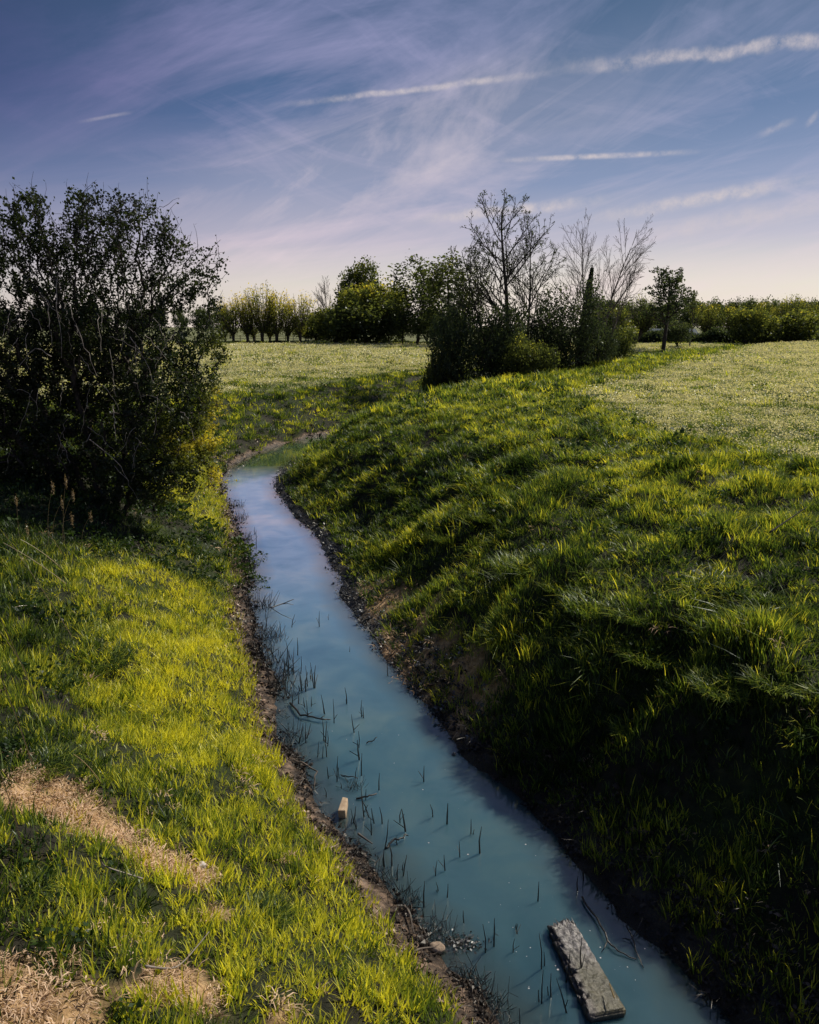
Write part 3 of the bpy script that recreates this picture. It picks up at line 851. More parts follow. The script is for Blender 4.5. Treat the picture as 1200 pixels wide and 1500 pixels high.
# --- the big hawthorn on the left bank
def build_hawthorn():
    hx, hy = HAWX, HAWY; hzv = hz(hx, hy)
    root = empty('hawthorn_tree', (hx, hy, hzv - .05))
    tag(root, 'big tangled small-leaved hawthorn filling the left bank, trailing to the grass on its right', 'tree')
    def loc(u, v, dy=0):
        p = aty(u, v, hy + dy); return p - np.array([hx, hy, hzv])
    bl = []
    for (u, v, dy, ru, rv) in [(60, 330, 0, 60, 45), (120, 345, .3, 90, 45), (200, 350, 0, 70, 45), (280, 390, .2, 48, 42), (190, 320, -.3, 50, 22), (45, 410, .4, 110, 70), (150, 430, 0, 120, 80),
                               (-60, 420, .5, 100, 110), (260, 460, -.2, 66, 70), (285, 550, -.3, 44, 80), (240, 600, -.9, 60, 100), (60, 520, .5, 110, 80),
                               (-70, 560, .8, 110, 110), (150, 530, .8, 100, 70), (230, 680, -1.1, 50, 60), (290, 630, -.2, 32, 50), (30, 620, 1.0, 60, 40), (150, 640, .3, 120, 55), (50, 690, .5, 90, 35), (215, 700, -.6, 70, 40), (-60, 680, .8, 90, 50), (300, 480, .4, 34, 70), (300, 690, -.3, 30, 30), (135, 300, .2, 110, 18), (30, 300, 0, 24, 28)]:
        c_ = loc(u, v, dy); k = (hy + dy) / F * 1.02
        bl.append((c_[0], c_[1], c_[2], ru * k, min(ru, 90) * k * .95, rv * k))
    att = blobpts(17000, bl)
    nz = fbm(att[:, 0] * 1.1 + att[:, 1] * .5, att[:, 2] * 1.1 + att[:, 1] * .4, .8, 3, 201)
    att = att[nz > -.21 - .25 * (att[:, 2] < 2)]
    roots = []
    for (x0, y0, x1, y1, h1) in [(0, 0, -.3, .1, 1.9), (.2, .1, .8, .3, 2.0), (-.25, .1, -1.1, .3, 1.8), (.1, -.2, .4, -.5, 1.7), (-.5, .3, -2.2, .6, 1.6), (.4, .2, 1.5, .5, 1.7), (-.1, .3, -.6, 1.0, 1.9), (.5, -.3, 1.1, -.8, .9), (.9, .1, 1.7, .3, .8), (-1.2, .2, -1.7, .1, 1.2), (-.3, -.2, -.8, -.5, 1.5)]:
        q = []; 
        for t in np.linspace(0, 1, 13): q.append((x0 + (x1 - x0) * t ** 1.3 + rs.randn() * .03 * (t > 0), y0 + (y1 - y0) * t + rs.randn() * .03 * (t > 0), -.15 + (h1 + .15) * t))
        roots.append(q)
    pos, par = colonise(att, roots, .095, .10, .6, (.0, 0, -.03), 190, .36)
    print('HAW', len(pos))
    r = pipes(pos, par, .0046, 2.45)
    r = np.minimum(r, .085)
    obj('trunk', tree_mesh('trunk', pos, par, r, M['bark'], .013, True), root)
    br = tree_mesh('branches', pos, par, r, M['bark'], .013, False); br_o = obj('branches', br, root)
    # spiky shoots poking out
    tips = [i for i in range(len(pos)) if i not in set(par)]
    mb = MB(); mbp = MB(); sh = []
    cen = np.array([0, 0, 2.2])
    for i in random.sample(tips, min(2200, len(tips))):
        p = pos[i]; d = (p - cen); d /= np.linalg.norm(d); d = d * .6 + rs.randn(3) * .55 + np.array([0, 0, .3]); d /= np.linalg.norm(d)
        ln = .12 + .3 * rs.rand(); q = [p]
        for s in range(3):
            d = d + rs.randn(3) * .25; d /= np.linalg.norm(d); q.append(q[-1] + d * ln / 3)
        mb.tube(q, [.005, .004, .003, .002], 3); sh += [q[1], q[2], q[3]]
    for v_, a_ in zip(mb.V, mb.A): pass
    TWV = new_mesh('shoots', np.vstack(mb.V), mb.F, M['bark'])
    import bmesh
    bm_ = bmesh.new(); bm_.from_mesh(br); bm_.from_mesh(TWV); bm_.to_mesh(br); bm_.free(); bpy.data.meshes.remove(TWV)
    # pale dead canes arching through the tangle on the viewer's side
    def cane(u0, v0, u1, v1, arch, dy0, dy1, rad=.008):
        a = loc(u0, v0, dy0); b = loc(u1, v1, dy1)
        pts = []
        for k in range(9):
            t = k / 8; pp = a * (1 - t) + b * t; pp = pp + np.array([0, 0, arch * 4 * t * (1 - t)]) + rs.randn(3) * .012; pts.append(pp)
        mbp = MB(); mbp.tube(pts, np.linspace(rad, rad * .4, 9), 4); obj('dead_cane', mbp.mesh('dead_cane', M['twig']), root)
    for c_ in [(75, 520, 25, 545, .25, -1.6, -1.7), (190, 488, 225, 555, .08, -1.7, -1.9), (130, 640, 190, 700, .1, -1.8, -1.9), (110, 400, 152, 440, .03, -1.4, -1.5),
               (150, 440, 148, 480, .0, -1.4, -1.5), (70, 440, 75, 500, .05, -1.5, -1.5), (265, 600, 285, 640, .1, -1.6, -1.8), (165, 590, 170, 640, .05, -1.7, -1.8), (40, 450, 62, 480, .05, -1.5, -1.5),
               (82, 400, 90, 520, .02, -1.2, -1.3), (108, 470, 140, 545, .05, -1.5, -1.6)]:
        cane(*c_)
    for _ in range(46):
        u0 = rs.uniform(10, 260); v0 = rs.uniform(380, 680)
        cane(u0, v0, u0 + rs.randn() * 22, v0 + rs.uniform(15, 70), rs.uniform(-.05, .12), -1.3 - .5 * rs.rand(), -1.5 - .4 * rs.rand(), .0045)
    # leaves
    k = np.where(r < .02)[0]; k = k[rs.rand(len(k)) < .93]
    per = 20
    k = k[rs.rand(len(k)) < .55]; k2 = np.repeat(k, per * 2 - 4)
    C = pos[k2] + rs.randn(len(k2), 3) * .05
    C2 = np.repeat(np.array(sh), 3, 0) + rs.randn(len(sh) * 3, 3) * .022
    C = np.vstack([C, C2])
    # thin leaf cover in patches and toward the top
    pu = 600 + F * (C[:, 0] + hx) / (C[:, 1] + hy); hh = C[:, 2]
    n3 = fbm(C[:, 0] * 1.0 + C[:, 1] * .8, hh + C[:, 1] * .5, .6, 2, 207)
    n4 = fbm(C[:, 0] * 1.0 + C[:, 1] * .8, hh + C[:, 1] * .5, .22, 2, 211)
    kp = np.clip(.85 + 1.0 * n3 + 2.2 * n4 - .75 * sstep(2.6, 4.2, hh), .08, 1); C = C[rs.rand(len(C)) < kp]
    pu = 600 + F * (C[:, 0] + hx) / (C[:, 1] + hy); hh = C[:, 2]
    t = .26 + .50 * fbm(C[:, 0], C[:, 2], .5, 3, 203) + .46 * (1 - sstep(1.2, 3.0, hh)) * sstep(180, 270, pu) + .34 * sstep(285, 330, pu) * (1 - sstep(2.8, 3.8, hh)) + .14 * (rs.rand(len(C)) - .5)  # sunlight on the lower right painted in as a brighter leaf tint
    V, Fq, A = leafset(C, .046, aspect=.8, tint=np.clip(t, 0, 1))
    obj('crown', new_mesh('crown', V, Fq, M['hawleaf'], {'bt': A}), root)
    return root
build_hawthorn()

# --- far and middle trees -------------------------------------------------
def place(u, vbase, y=None, z=None):
    """ground point under pixel column u whose base shows at vbase"""
    x, yy = atz(u, vbase, PL)
    if y is not None: x = x / yy * y; yy = y
    return x, yy, hz(x, yy)

def std_tree(name, spec, mats, leaf, wood_lim=.03):
    """returns dict of part meshes in metres with base at origin"""
    att = blobpts(spec['n'], spec['blobs'])
    pos, par = colonise(att, spec['roots'], spec['step'], spec['kill'], spec['infl'], spec.get('bias', (0, 0, .15)), spec.get('iters', 90), spec.get('jit', .15))
    r = pipes(pos, par, spec['tip'], spec.get('ex', 2.3)); r = np.minimum(r, spec.get('rmax', .5))
    out = {'trunk': tree_mesh('trunk', pos, par, r, mats, wood_lim, True)}
    out['branches'] = tree_mesh('branches', pos, par, r, mats, wood_lim, False, sides=3)
    if leaf:
        out['crown'] = leaves_on(pos, par, r, **leaf, name='crown')
    return out
def put_tree(name, parts, loc, label, cat='tree', group=None, rz=0, scale=1):
    root = empty(name, loc, rz, scale)
    tag(root, label, cat, group)
    for k, me in parts.items():
        obj(k, me, root)
    return root

# pollard willow: short bole, fan of upright rods full of spring leaf
def pollard(h, wd, seed, bright=.55, dens=1.0):
    rng = np.random.RandomState(seed)
    bole = h * .17; mb = MB(); mt = MB()
    mt.tube([(0, 0, -.2), (.05, 0, bole * .5), (0, .03, bole * .9), (0, 0, bole * 1.15)], [.24, .20, .26, .18], 8)
    C = []; 
    for i in range(int(46 * dens)):
        a = rng.rand() * 2 * pi; sp = rng.rand() ** .6 * wd * .5; L_ = (h - bole) * (.72 + .3 * rng.rand()) * (1 - .25 * (sp / (wd * .5)) ** 2)
        pts = []
        for k in range(6):
            t = k / 5
            s_ = .18 + sp * t ** .75
            pts.append((cos(a) * s_ + rng.randn() * .07, sin(a) * s_ + rng.randn() * .07, bole + L_ * t))
        mb.tube(pts, np.linspace(.055, .012, 6), 3)
        pts = np.array(pts)
        for k in range(int(56)):
            t = .02 + .98 * rng.rand() ** .9; j = min(int(t * 5), 4); f_ = t * 5 - j
            C.append(pts[j] * (1 - f_) + pts[j + 1] * f_ + rng.randn(3) * np.array([.26, .26, .3]))
    C = np.array(C); hh = C[:, 2] / h
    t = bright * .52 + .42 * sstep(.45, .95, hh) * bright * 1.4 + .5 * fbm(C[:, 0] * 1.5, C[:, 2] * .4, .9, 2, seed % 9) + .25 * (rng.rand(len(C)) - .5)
    V, Fq, A = leafset(C, .24, aspect=.42, up=1.2, tint=np.clip(t, 0, 1))
    return {'trunk': mt.mesh('trunk', M['bark'], True), 'branches': mb.mesh('branches', M['bark']), 'crown': new_mesh('crown', V, Fq, M['willow'], {'bt': A})}
POL = [pollard(7.6, 5.4, 3, .92), pollard(7.2, 4.4, 5, .98), pollard(7.9, 5.0, 8, .85)]
POLD = [pollard(6.6, 4.8, 11, .66, 1.3), pollard(6.8, 4.4, 12, .58, 1.3)]

g1 = 'row of pollard willows at the far edge of the left field'
for i, (u, vb, vt, k, lab) in enumerate([
        (342, 503, 432, 0, 'leftmost pollard willow showing past the hawthorn, half hidden by its leaves'),
        (363, 503, 424, 1, 'pollard willow first clear of the hawthorn, broad yellow-tipped fan on a dark bole'),
        (385, 503, 419, 2, 'tallest slim pollard willow second in the far row, with a thick dark bole'),
        (406, 503, 422, 1, 'narrow pollard willow in the middle of the far row, yellowish tips'),
        (440, 503, 427, 0, 'last pollard willow of the far row before the gap, open vase of upright rods')]):
    x, y, zz_ = place(u, vb); hgt = (vb - vt) / F * y
    put_tree('pollard_willow', POL[k], (x, y, zz_), lab, 'willow', g1, i * 1.3, hgt / 7.6)
g1b = 'fainter willows behind the far row on the left'
for i, (u, vt, k, lab) in enumerate([(372, 436, 0, 'fainter willow standing behind the first two clear pollards'), (396, 438, 1, 'fainter slim willow set back between the tall and narrow pollards'),
                                     (422, 430, 1, 'fainter willow set back in the gap between the narrow and the last pollard'), (330, 440, 2, 'willow behind the right edge of the hawthorn')]):
    x, y, zz_ = place(u, 500, 122); hgt = (496 - vt) / F * y
    put_tree('pollard_willow', POL[k], (x, y, zz_), lab, 'willow', g1b, i * 2.1 + .5, hgt / 7.6)

# rounded trees
def round_tree(seed, h, w_, mat, size=.3, n=420, base=.3, top=.35, bole=.2, per=7, tall=False, spread=.28, tip=.02, keep=1., droop=0):
    global rs
    old = rs; rs = np.random.RandomState(seed)
    bl = []
    for i in range(7):
        a = rs.rand() * 2 * pi; q = rs.rand() ** .5 * w_ * .28
        zc = h * (bole + (1 - bole) * (.35 + .45 * rs.rand()))
        bl.append((cos(a) * q, sin(a) * q, zc, w_ * (.22 + .1 * rs.rand()), w_ * .25, h * (1 - bole) * (.2 + .08 * rs.rand())))
    bl.append((0, 0, h * .82, w_ * .25, w_ * .25, h * .17)); bl.append((0, 0, h * (bole + .3 * (1 - bole)), w_ * .45, w_ * .42, h * (1 - bole) * .3))
    att = blobpts(n, bl)
    pos, par = colonise(att, [(0, 0, -.2)], h * .045, h * .05, h * .35, (0, 0, .2), 70, .15)
    r = pipes(pos, par, tip, 2.2); r = np.minimum(r, h * .028)
    out = {'trunk': tree_mesh('trunk', pos, par, r, M['bark'], tip * 2.4, True), 'branches': tree_mesh('branches', pos, par, r, M['bark'], tip * 2.4, False, sides=3),
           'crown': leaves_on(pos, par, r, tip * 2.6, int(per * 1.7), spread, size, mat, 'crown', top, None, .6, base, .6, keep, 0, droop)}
    rs = old
    return out
RT = {
    'big': round_tree(21, 12, 9, M['willow'], .42, 620, .10, .25, .15, 13, spread=.5),
    'yellow': round_tree(22, 8, 10, M['willow'], .34, 560, .02, .62, .05, 13, spread=.45, droop=.5),
    'airy': round_tree(23, 13, 6, M['willow'], .34, 520, .06, .16, .12, 9, spread=.4, keep=.95),
    'airy2': round_tree(24, 13, 5.2, M['willow'], .34, 520, .08, .2, .1, 9, spread=.4, keep=.95),
    'dark': round_tree(25, 8, 8, M['darkleaf'], .34, 300, .3, .3, .15, 8, spread=.4),
    'low': round_tree(26, 5, 6, M['willow'], .28, 260, .16, .34, .05, 9, spread=.32),
    'standard': round_tree(27, 9, 6.2, M['darkleaf'], .22, 520, .25, .2, .38, 5, spread=.2, keep=1., tip=.022),
    'far': round_tree(28, 10, 9, M['darkleaf'], .5, 160, .25, .3, .2, 8, spread=.55, tip=.03),
    'dark2': round_tree(30, 11, 7, M['darkleaf'], .5, 150, .1, .2, .3, 7, spread=.5, tip=.03),
    'far2': round_tree(29, 9, 12, M['darkleaf'], .5, 180, .25, .3, .15, 8, spread=.6, tip=.03),
}
def T(name, key, u, dist, vt, hnat, label, wscale=1, group=None, rz=None, cat='tree'):
    x, y, zz_ = place(u, 500, dist)
    top = aty(600, vt, y)[2]
    s = (top - zz_) / ztop(RT[key])
    return put_tree(name, RT[key], (x, y, zz_), label, cat, group, rs.rand() * 6 if rz is None else rz, (s * wscale, s * wscale, s))
def ztop(parts, pc=99.6):
    vz = []
    for k, me in parts.items():
        a = np.empty(len(me.vertices) * 3); me.vertices.foreach_get('co', a); vz.append(np.percentile(a.reshape(-1, 3)[:, 2], pc))
    return max(vz)
def xwid(parts):
    me = parts.get('crown') or parts['branches']
    a = np.empty(len(me.vertices) * 3); me.vertices.foreach_get('co', a); x_ = a.reshape(-1, 3)[:, 0]
    return np.percentile(x_, 99) - np.percentile(x_, 1)
T('willow_tree', 'yellow', 536, 112, 416, 8, 'broad rounded willow with a bright yellow-green top and dark base', 1.22, rz=.4, cat='willow')
T('broadleaf_tree', 'big', 524, 150, 383, 12, 'tall dark green tree rising behind the yellow-topped willow', .78, rz=1)
T('willow_tree', 'low', 462, 126, 458, 5, 'small yellow-green tree low in the gap right of the last pollard', 1.5, cat='willow')
T('willow_tree', 'low', 492, 116, 448, 5, 'dark low tree joining the left side of the yellow-topped willow', 1.2, cat='willow')
T('slender_tree', 'airy', 612, 106, 376, 13, 'tall airy tree with wind-swept feathery top right of the yellow-topped willow', 1.6, rz=.7)
T('slender_tree', 'airy2', 655, 98, 372, 13, 'tall feathery tree whose top shows just left of the dark clump', 1.5, rz=2)
T('slender_tree', 'airy', 690, 96, 384, 13, 'feathery tree top showing behind the left of the ash crown', .9, rz=3)
T('slender_tree', 'airy2', 630, 110, 398, 13, 'lower airy tree between the two tall feathery trees', .9, rz=4)
T('shrub', 'dark', 590, 108, 448, 8, 'dark dense thicket of stems under the tall airy tree', .9, cat='shrub')
T('shrub', 'dark', 625, 104, 455, 8, 'dark thicket between the field and the tall feathery trees', 1.1, cat='shrub')
T('shrub', 'dark', 570, 110, 450, 8, 'dark undergrowth at the right foot of the yellow-topped willow', .8, cat='shrub')
T('shrub', 'dark', 660, 92, 455, 8, 'dark shrub behind the left edge of the streamside clump', 1.2, cat='shrub')

# small bare tree
def vase(seed, h, n_, spread, tipr, mat, curve=.5, sub=5, lean=(0, 0), roots=None, budsize=0, budmat=None, level2=True):
    """bare tree of ascending limbs, side shoots curving upward"""
    rng = np.random.RandomState(seed); mt = MB(); mb = MB(); buds = []
    def limb(p, d, L_, r0, lvl, tgt):
        k = max(4, int(L_ / (.35 if lvl < 2 else .22))); pts = [np.array(p, float)]; d = np.array(d, float)
        dirs = []
        for i in range(k):
            d = d + rng.randn(3) * (.03 + .04 * lvl) + np.array([0, 0, curve * .06 * (1.0 + .6 * lvl)]); d /= np.linalg.norm(d)
            pts.append(pts[-1] + d * L_ / k); dirs.append(d.copy())
        rr = np.linspace(r0, max(tipr, r0 * .18), k + 1)
        (mt if lvl == 0 else mb).tube(pts, rr, 7 if lvl == 0 else (4 if r0 > .02 else 3), cap=False)
        if lvl >= tgt:
            buds.extend(pts[-3:]); return
        m_ = int(sub * L_ / (1.2 if lvl == 0 else .75)) + 2
        for j in range(m_):
            t = (.3 if lvl == 0 else .15) + (.7 if lvl == 0 else .85) * (j + rng.rand()) / m_
            i = min(int(t * k), k - 1)
            ax = rng.randn(3); ax -= ax @ dirs[i] * dirs[i]; ax /= np.linalg.norm(ax)
            an = spread * (.7 + .5 * rng.rand())
            nd2 = dirs[i] * cos(an) + ax * sin(an)
            limb(pts[i], nd2, L_ * (.55 if lvl == 0 else .5) * (1.15 - t * .75) * (.85 + .25 * rng.rand()), rr[i] * .55, lvl + 1, tgt)
    for (p, d, L_, r0) in roots: limb(p, d, L_, r0, 0, 3 if level2 else 2)
    out = {'trunk': mt.mesh('trunk', mat, True), 'branches': mb.mesh('branches', mat)}
    if budsize:
        B = np.array(buds); C = np.repeat(B, 2, 0) + rng.randn(len(B) * 2, 3) * budsize * .45
        C = C[rng.rand(len(C)) < .75]
        V, Fq, A = leafset(C, budsize, aspect=.6, up=.8, tint=rng.rand(len(C)) * .5 + .1)
        out['crown'] = new_mesh('crown', V, Fq, budmat, {'bt': A})
    return out, len(buds)

x, y, zz_ = place(478, 500, 125)
vt_, nb = vase(41, 8, 1, .5, .012, M['palebark'], roots=[((0, 0, 0), (.05, 0, 1), 8.5, .12)], sub=2)
put_tree('bare_tree', vt_, (x, y, zz_), 'small bare grey tree in the gap beside the dark tall tree')

# --- the streamside clump: ash, bushes, bare tree, ivy stump
AY = 43.5
ax_, ay_, az_ = place(741, 545, AY)
H_ = aty(600, 276, AY)[2] - az_
ash, nb = vase(2, H_, 1, .72, .011, M['bark'], .5, sub=1.75, roots=[((0, 0, -.2), (.0, .02, 1), H_, .17)], budsize=.085, budmat=M['darkleaf'])
_s = H_ / ztop(ash, 99.9); _w = 132 / F * AY / xwid(ash)
put_tree('ash_tree', ash, (ax_, ay_, az_), scale=(_w, _w, _s), label='tallest tree, nearly bare ash with small dark buds rising from the streamside bushes')
ash2, nb = vase(3, H_ * .86, 1, .70, .011, M['bark'], .5, sub=1.6, roots=[((0, 0, -.2), (.05, 0, 1), H_ * .86, .12)], budsize=.085, budmat=M['darkleaf'])
x2, y2, z2 = place(768, 545, AY + .8)
_s = H_ * .87 / ztop(ash2, 99.9); _w = 108 / F * AY / xwid(ash2)
put_tree('ash_tree', ash2, (x2, y2, z2), scale=(_w * .9, _w * .9, _s), label='slimmer second ash stem close right of the tallest tree')
ash3, nb = vase(4, H_ * .62, 1, .7, .010, M['bark'], .55, sub=1.8, roots=[((0, 0, -.2), (-.42, 0, 1), H_ * .74, .09)], budsize=.085, budmat=M['darkleaf'])
put_tree('ash_tree', ash3, (ax_ - .3, ay_ - .4, az_), 'low leaning ash limb spreading left from the foot of the tallest tree')
x3, y3, z3 = place(868, 530, 47)
H3 = aty(600, 310, 47)[2] - z3
bare, nb = vase(5, H3, 1, .6, .009, M['palebark'], .3, sub=1.7, roots=[((-.3, 0, -.2), (-.12, 0, 1), H3 * .98, .10), ((.2, 0, -.2), (.30, .05, 1), H3 * 1.0, .10), ((.5, .2, -.2), (.52, -.1, 1), H3 * .8, .07), ((0, .3, -.1), (.15, 0, 1), H3 * .7, .06)])
_s = H3 / ztop(bare, 99.9); _w = 122 / F * 47 / xwid(bare)
put_tree('bare_tree', bare, (x3, y3, z3), scale=(_w, _w, _s), label='leafless grey-brown tree fanning up to the right of the ash')
# ivy-clad stump
x4, y4, z4 = place(853, 530, 46)
H4 = aty(600, 388, 46)[2] - z4
iv = empty('ivy_stump', (x4, y4, z4)); tag(iv, 'dark pointed dead trunk wrapped in ivy in front of the leafless tree', 'tree stump')
mb = MB(); mb.tube([(0, 0, -.2), (.02, 0, H4 * .4), (.12, 0, H4 * .75), (.3, 0, H4)], [.3, .26, .18, .03], 8); obj('trunk', mb.mesh('trunk', M['bark'], True), iv)
tt = rs.rand(2600); aa = rs.rand(2600) * 2 * pi; rr = (.40 - .33 * tt ** 1.1) * (.75 + .35 * rs.rand(2600))
C = np.stack([.3 * tt ** 2 + rr * np.cos(aa), rr * np.sin(aa), tt * H4 * .97], -1)
V, Fq, A = leafset(C, .12, aspect=.8, tint=rs.rand(2600) * .35); obj('ivy', new_mesh('ivy', V, Fq, M['darkleaf'], {'bt': A}), iv)

def bush(seed, w_, h, mat, n=900, size=.12, base=.25, top=.3, tip=.007, per=9, dens=1, right=0):
    global rs
    old = rs; rs = np.random.RandomState(seed)
    bl = []
    for i in range(11):
        q = (rs.rand() * 2 - 1) * w_ * .36; hh_ = h * (1 - .45 * (abs(q) / (w_ * .5)) ** 2)
        bl.append((q, rs.randn() * w_ * .12, hh_ * (.25 + .45 * rs.rand()), w_ * .2, w_ * .2, hh_ * .28))
    bl.append((0, 0, h * .35, w_ * .48, w_ * .35, h * .33))
    att = blobpts(int(n * 1.8), bl)
    roots = [(rs.randn() * w_ * .1, rs.randn() * w_ * .06, -.1) for _ in range(7)]
    pos, par = colonise(att, roots, .2, .22, 1.2, (0, 0, .08), 90, .22)
    r = pipes(pos, par, tip, 2.3); r = np.minimum(r, .09)
    out = {'trunk': tree_mesh('trunk', pos, par, r, M['bark'], tip * 3, True), 'branches': tree_mesh('branches', pos, par, r, M['bark'], tip * 3, False, sides=3),
           'crown': leaves_on(pos, par, r, tip * 3.2, int(per * 2), .15, size, mat, 'crown', top, None, .6, base, .6, dens)}
    rs = old; return out
B1 = bush(71, 7.0, 4.6, M['darkleaf'], 1100, .13, .22, .1, per=6)
B2 = bush(72, 5.0, 4.8, M['darkleaf'], 850, .12, .2, .1, per=6, dens=.9)
B3 = bush(73, 3.6, 2.6, M['willow'], 500, .12, .18, .3, per=9)
def Bp(me, u, dist, wnat, hnat, wpx, vt, label, rz=0, vb=None, cat='bush'):
    x, y, zz_ = place(u, 545, dist)
    sx = wpx / F * y / xwid(me); top = aty(600, vt, y)[2]; s = (top - zz_ + .1) / ztop(me)
    return put_tree('streamside_bush', me, (x, y, zz_ - .1), label, cat, None, rz, (sx, sx, s))
Bp(B1, 700, 42.5, 7, 4.6, 132, 440, 'big dark bush at the left of the streamside clump, below the ash')
Bp(B2, 822, 44.5, 5, 4.8, 112, 416, 'dark bush between the ash and the ivy-wrapped trunk', .3)
Bp(B1, 762, 45.5, 7, 4.6, 130, 474, 'dark bush behind the foot of the ash stems', 3.0)
Bp(B3, 775, 40.5, 3.6, 2.6, 72, 492, 'small greener bush in front of the clump, sunlit on its right side')
Bp(B2, 872, 47.5, 5, 4.8, 70, 462, 'dark green bush beneath the leafless tree', 2.0)
Bp(B3, 645, 42.0, 3.6, 2.6, 52, 505, 'low straggling bush at the left foot of the streamside clump', 1.0)
Bp(B3, 903, 56, 3.6, 2.6, 56, 474, 'loose olive bush to the right of the leafless tree', 2.0)

# --- right-hand background
def leaner():
    mt = MB(); mt.tube([(0, 0, -.2), (.5, 0, .8), (1.1, 0, 1.7), (1.4, 0, 2.4)], [.45, .36, .34, .2], 8)
    p = pollard(5.6, 4.8, 31, .35, 1.2)
    return p, mt.mesh('trunk', M['bark'], True)
pp, tm = leaner()
x, y, zz_ = place(925, 506)
s = (aty(600, 433, y)[2] - zz_) / 5.8
rt = empty('leaning_willow', (x, y, zz_), 0, s); tag(rt, 'willow with a thick dark leaning bole beside the far ditch', 'willow')
obj('trunk', tm, rt); obj('branches', pp['branches'], rt, (1.3, 0, .6)); obj('crown', pp['crown'], rt, (1.3, 0, .6))
ft, nb = vase(14, 9, 1, .85, .014, M['bark'], .3, sub=1.9, roots=[((0, 0, -.1), (.02, 0, 1), 8.6, .22)], budsize=.26, budmat=M['darkleaf'])
x, y, zz_ = place(972, 500, 88); _s = (aty(600, 391, y)[2] - zz_) / ztop(ft, 99.9); _w = 68 / F * y / xwid(ft)
put_tree('field_tree', ft, (x, y, zz_), 'round-headed tree with a clear trunk standing alone above the right hedge', scale=(_w, _w, _s))
x, y, zz_ = place(1011, 499, 100)
s1, nb = vase(77, 6, 1, .35, .012, M['palebark'], sub=1.6, roots=[((0, 0, -.1), (.02, 0, 1), 6.2, .1)], budsize=.2, budmat=M['willow'])
put_tree('thin_tree', s1, (x, y, zz_), 'thin pale upright trunk beside the wide willow thicket')
gR = 'willows along the right field edge'
for (u, vb, vt, key, lab, ws) in [
        (1035, 500, 444, 0, 'wide willow thicket, left half, with yellow-green top', 1.1), (1068, 500, 447, 1, 'wide willow thicket, right half, dark at the base', 1.15),
        (1112, 497, 441, 1, 'pollard willow with dark bole right of the wide thicket', .75), (1133, 496, 449, 0, 'slim dark pollard willow in the right field edge', .62),
        (1156, 496, 435, 1, 'broad dark pollard willow near the right end of the hedge', .95), (1194, 495, 442, 0, 'pollard willow cut off by the right edge of the view', .85),
        (1250, 495, 440, 1, 'pollard willow just past the right edge of the view', .85)]:
    x, y, zz_ = place(u, vb); hgt = (vb - vt) / F * y
    s = hgt / 6.7
    put_tree('pollard_willow', POLD[key], (x, y, zz_), lab, 'willow', gR, u * .7, (s * ws, s * ws, s))
T('willow_tree', 'low', 1092, 118, 452, 5, 'yellow-lit small willow behind the wide thicket', 1.0, cat='willow')
T('willow_tree', 'low', 895, 130, 452, 5, 'yellow-topped low tree seen through the bare branches', 1.3, cat='willow')
T('shrub', 'dark', 992, 96, 470, 8, 'low dark shrub beside the lone round-headed tree', 1.3, cat='shrub')
T('shrub', 'low', 1120, 120, 462, 5, 'pale green shrub between two right-hand pollards', 1.2, cat='shrub')
T('shrub', 'low', 1175, 122, 455, 5, 'green shrub left of the last pollard on the right', 1.3, cat='shrub')
# distant tree line
gD = 'distant dark trees along the horizon'
lab_pos = ['far left behind the hawthorn', 'beyond the gap by the bare grey tree', 'behind the leafless tree', 'behind the leaning willow', 'behind the lone round-headed tree', 'above the wide willow thicket', 'above the right-hand pollards', 'at the far right']
k = 0
for u in list(range(-160, 340, 24)) + list(range(440, 500, 22)) + list(range(880, 1330, 14)):
    dist = 190 + 50 * rs.rand(); vt = 452 - 17 * rs.rand() if u > 800 else 452 - 8 * rs.rand()
    if 440 <= u < 500: vt = 462
    wh = lab_pos[0] if u < 340 else lab_pos[1] if u < 500 else lab_pos[2] if u < 910 else lab_pos[3] if u < 950 else lab_pos[4] if u < 1005 else lab_pos[5] if u < 1090 else lab_pos[6] if u < 1170 else lab_pos[7]
    key = ['far', 'far2', 'dark2'][k % 3]
    T('distant_tree', key, u + 6 * rs.randn(), dist, vt, 9, 'distant dark tree on the horizon ' + wh, .8, gD); k += 1
# hedges under the trees
def hedge(name, pts, h, wd, n, size, mat, label):
    root = empty(name, (pts[0][0], pts[0][1], PL)); P = np.array(pts); seg = np.linalg.norm(np.diff(P, axis=0), axis=1); cum = np.r_[0, np.cumsum(seg)]
    t = rs.rand(n) * cum[-1]; X = np.interp(t, cum, P[:, 0]); Y = np.interp(t, cum, P[:, 1])
    hh = h * (.75 + .8 * fbm(t, t * 0, 3.0, 3, 222))
    C = np.stack([X + rs.randn(n) * wd * .4, Y + rs.randn(n) * wd * .4, rs.rand(n) ** .7 * np.maximum(hh, .2)], -1) - np.array([pts[0][0], pts[0][1], 0])
    V, Fq, A = leafset(C, size, tint=rs.rand(n) * .6)
    obj('foliage', new_mesh('foliage', V, Fq, mat, {'bt': A}), root)
    mb = MB()
    for i in range(40):
        q = rs.rand() * cum[-1]; a = np.array([np.interp(q, cum, P[:, 0]) - pts[0][0], np.interp(q, cum, P[:, 1]) - pts[0][1], -.1])
        mb.tube([a, a + [rs.randn() * .1, 0, h * .7]], [.03, .015], 4)
    obj('stems', mb.mesh('stems', M['bark']), root)
    tag(root, label, 'hedge'); return root
P1 = [place(u, 503)[:2] for u in (-40, 200, 330, 480, 640, 700)]
hedge('low_hedge', P1, .42, .5, 16000, .22, M['darkleaf'], 'low dark hedge line along the foot of the far left field trees')
P2 = [place(u, 499, d_)[:2] for u, d_ in ((860, 128), (960, 126), (1060, 124), (1200, 124), (1330, 124))]
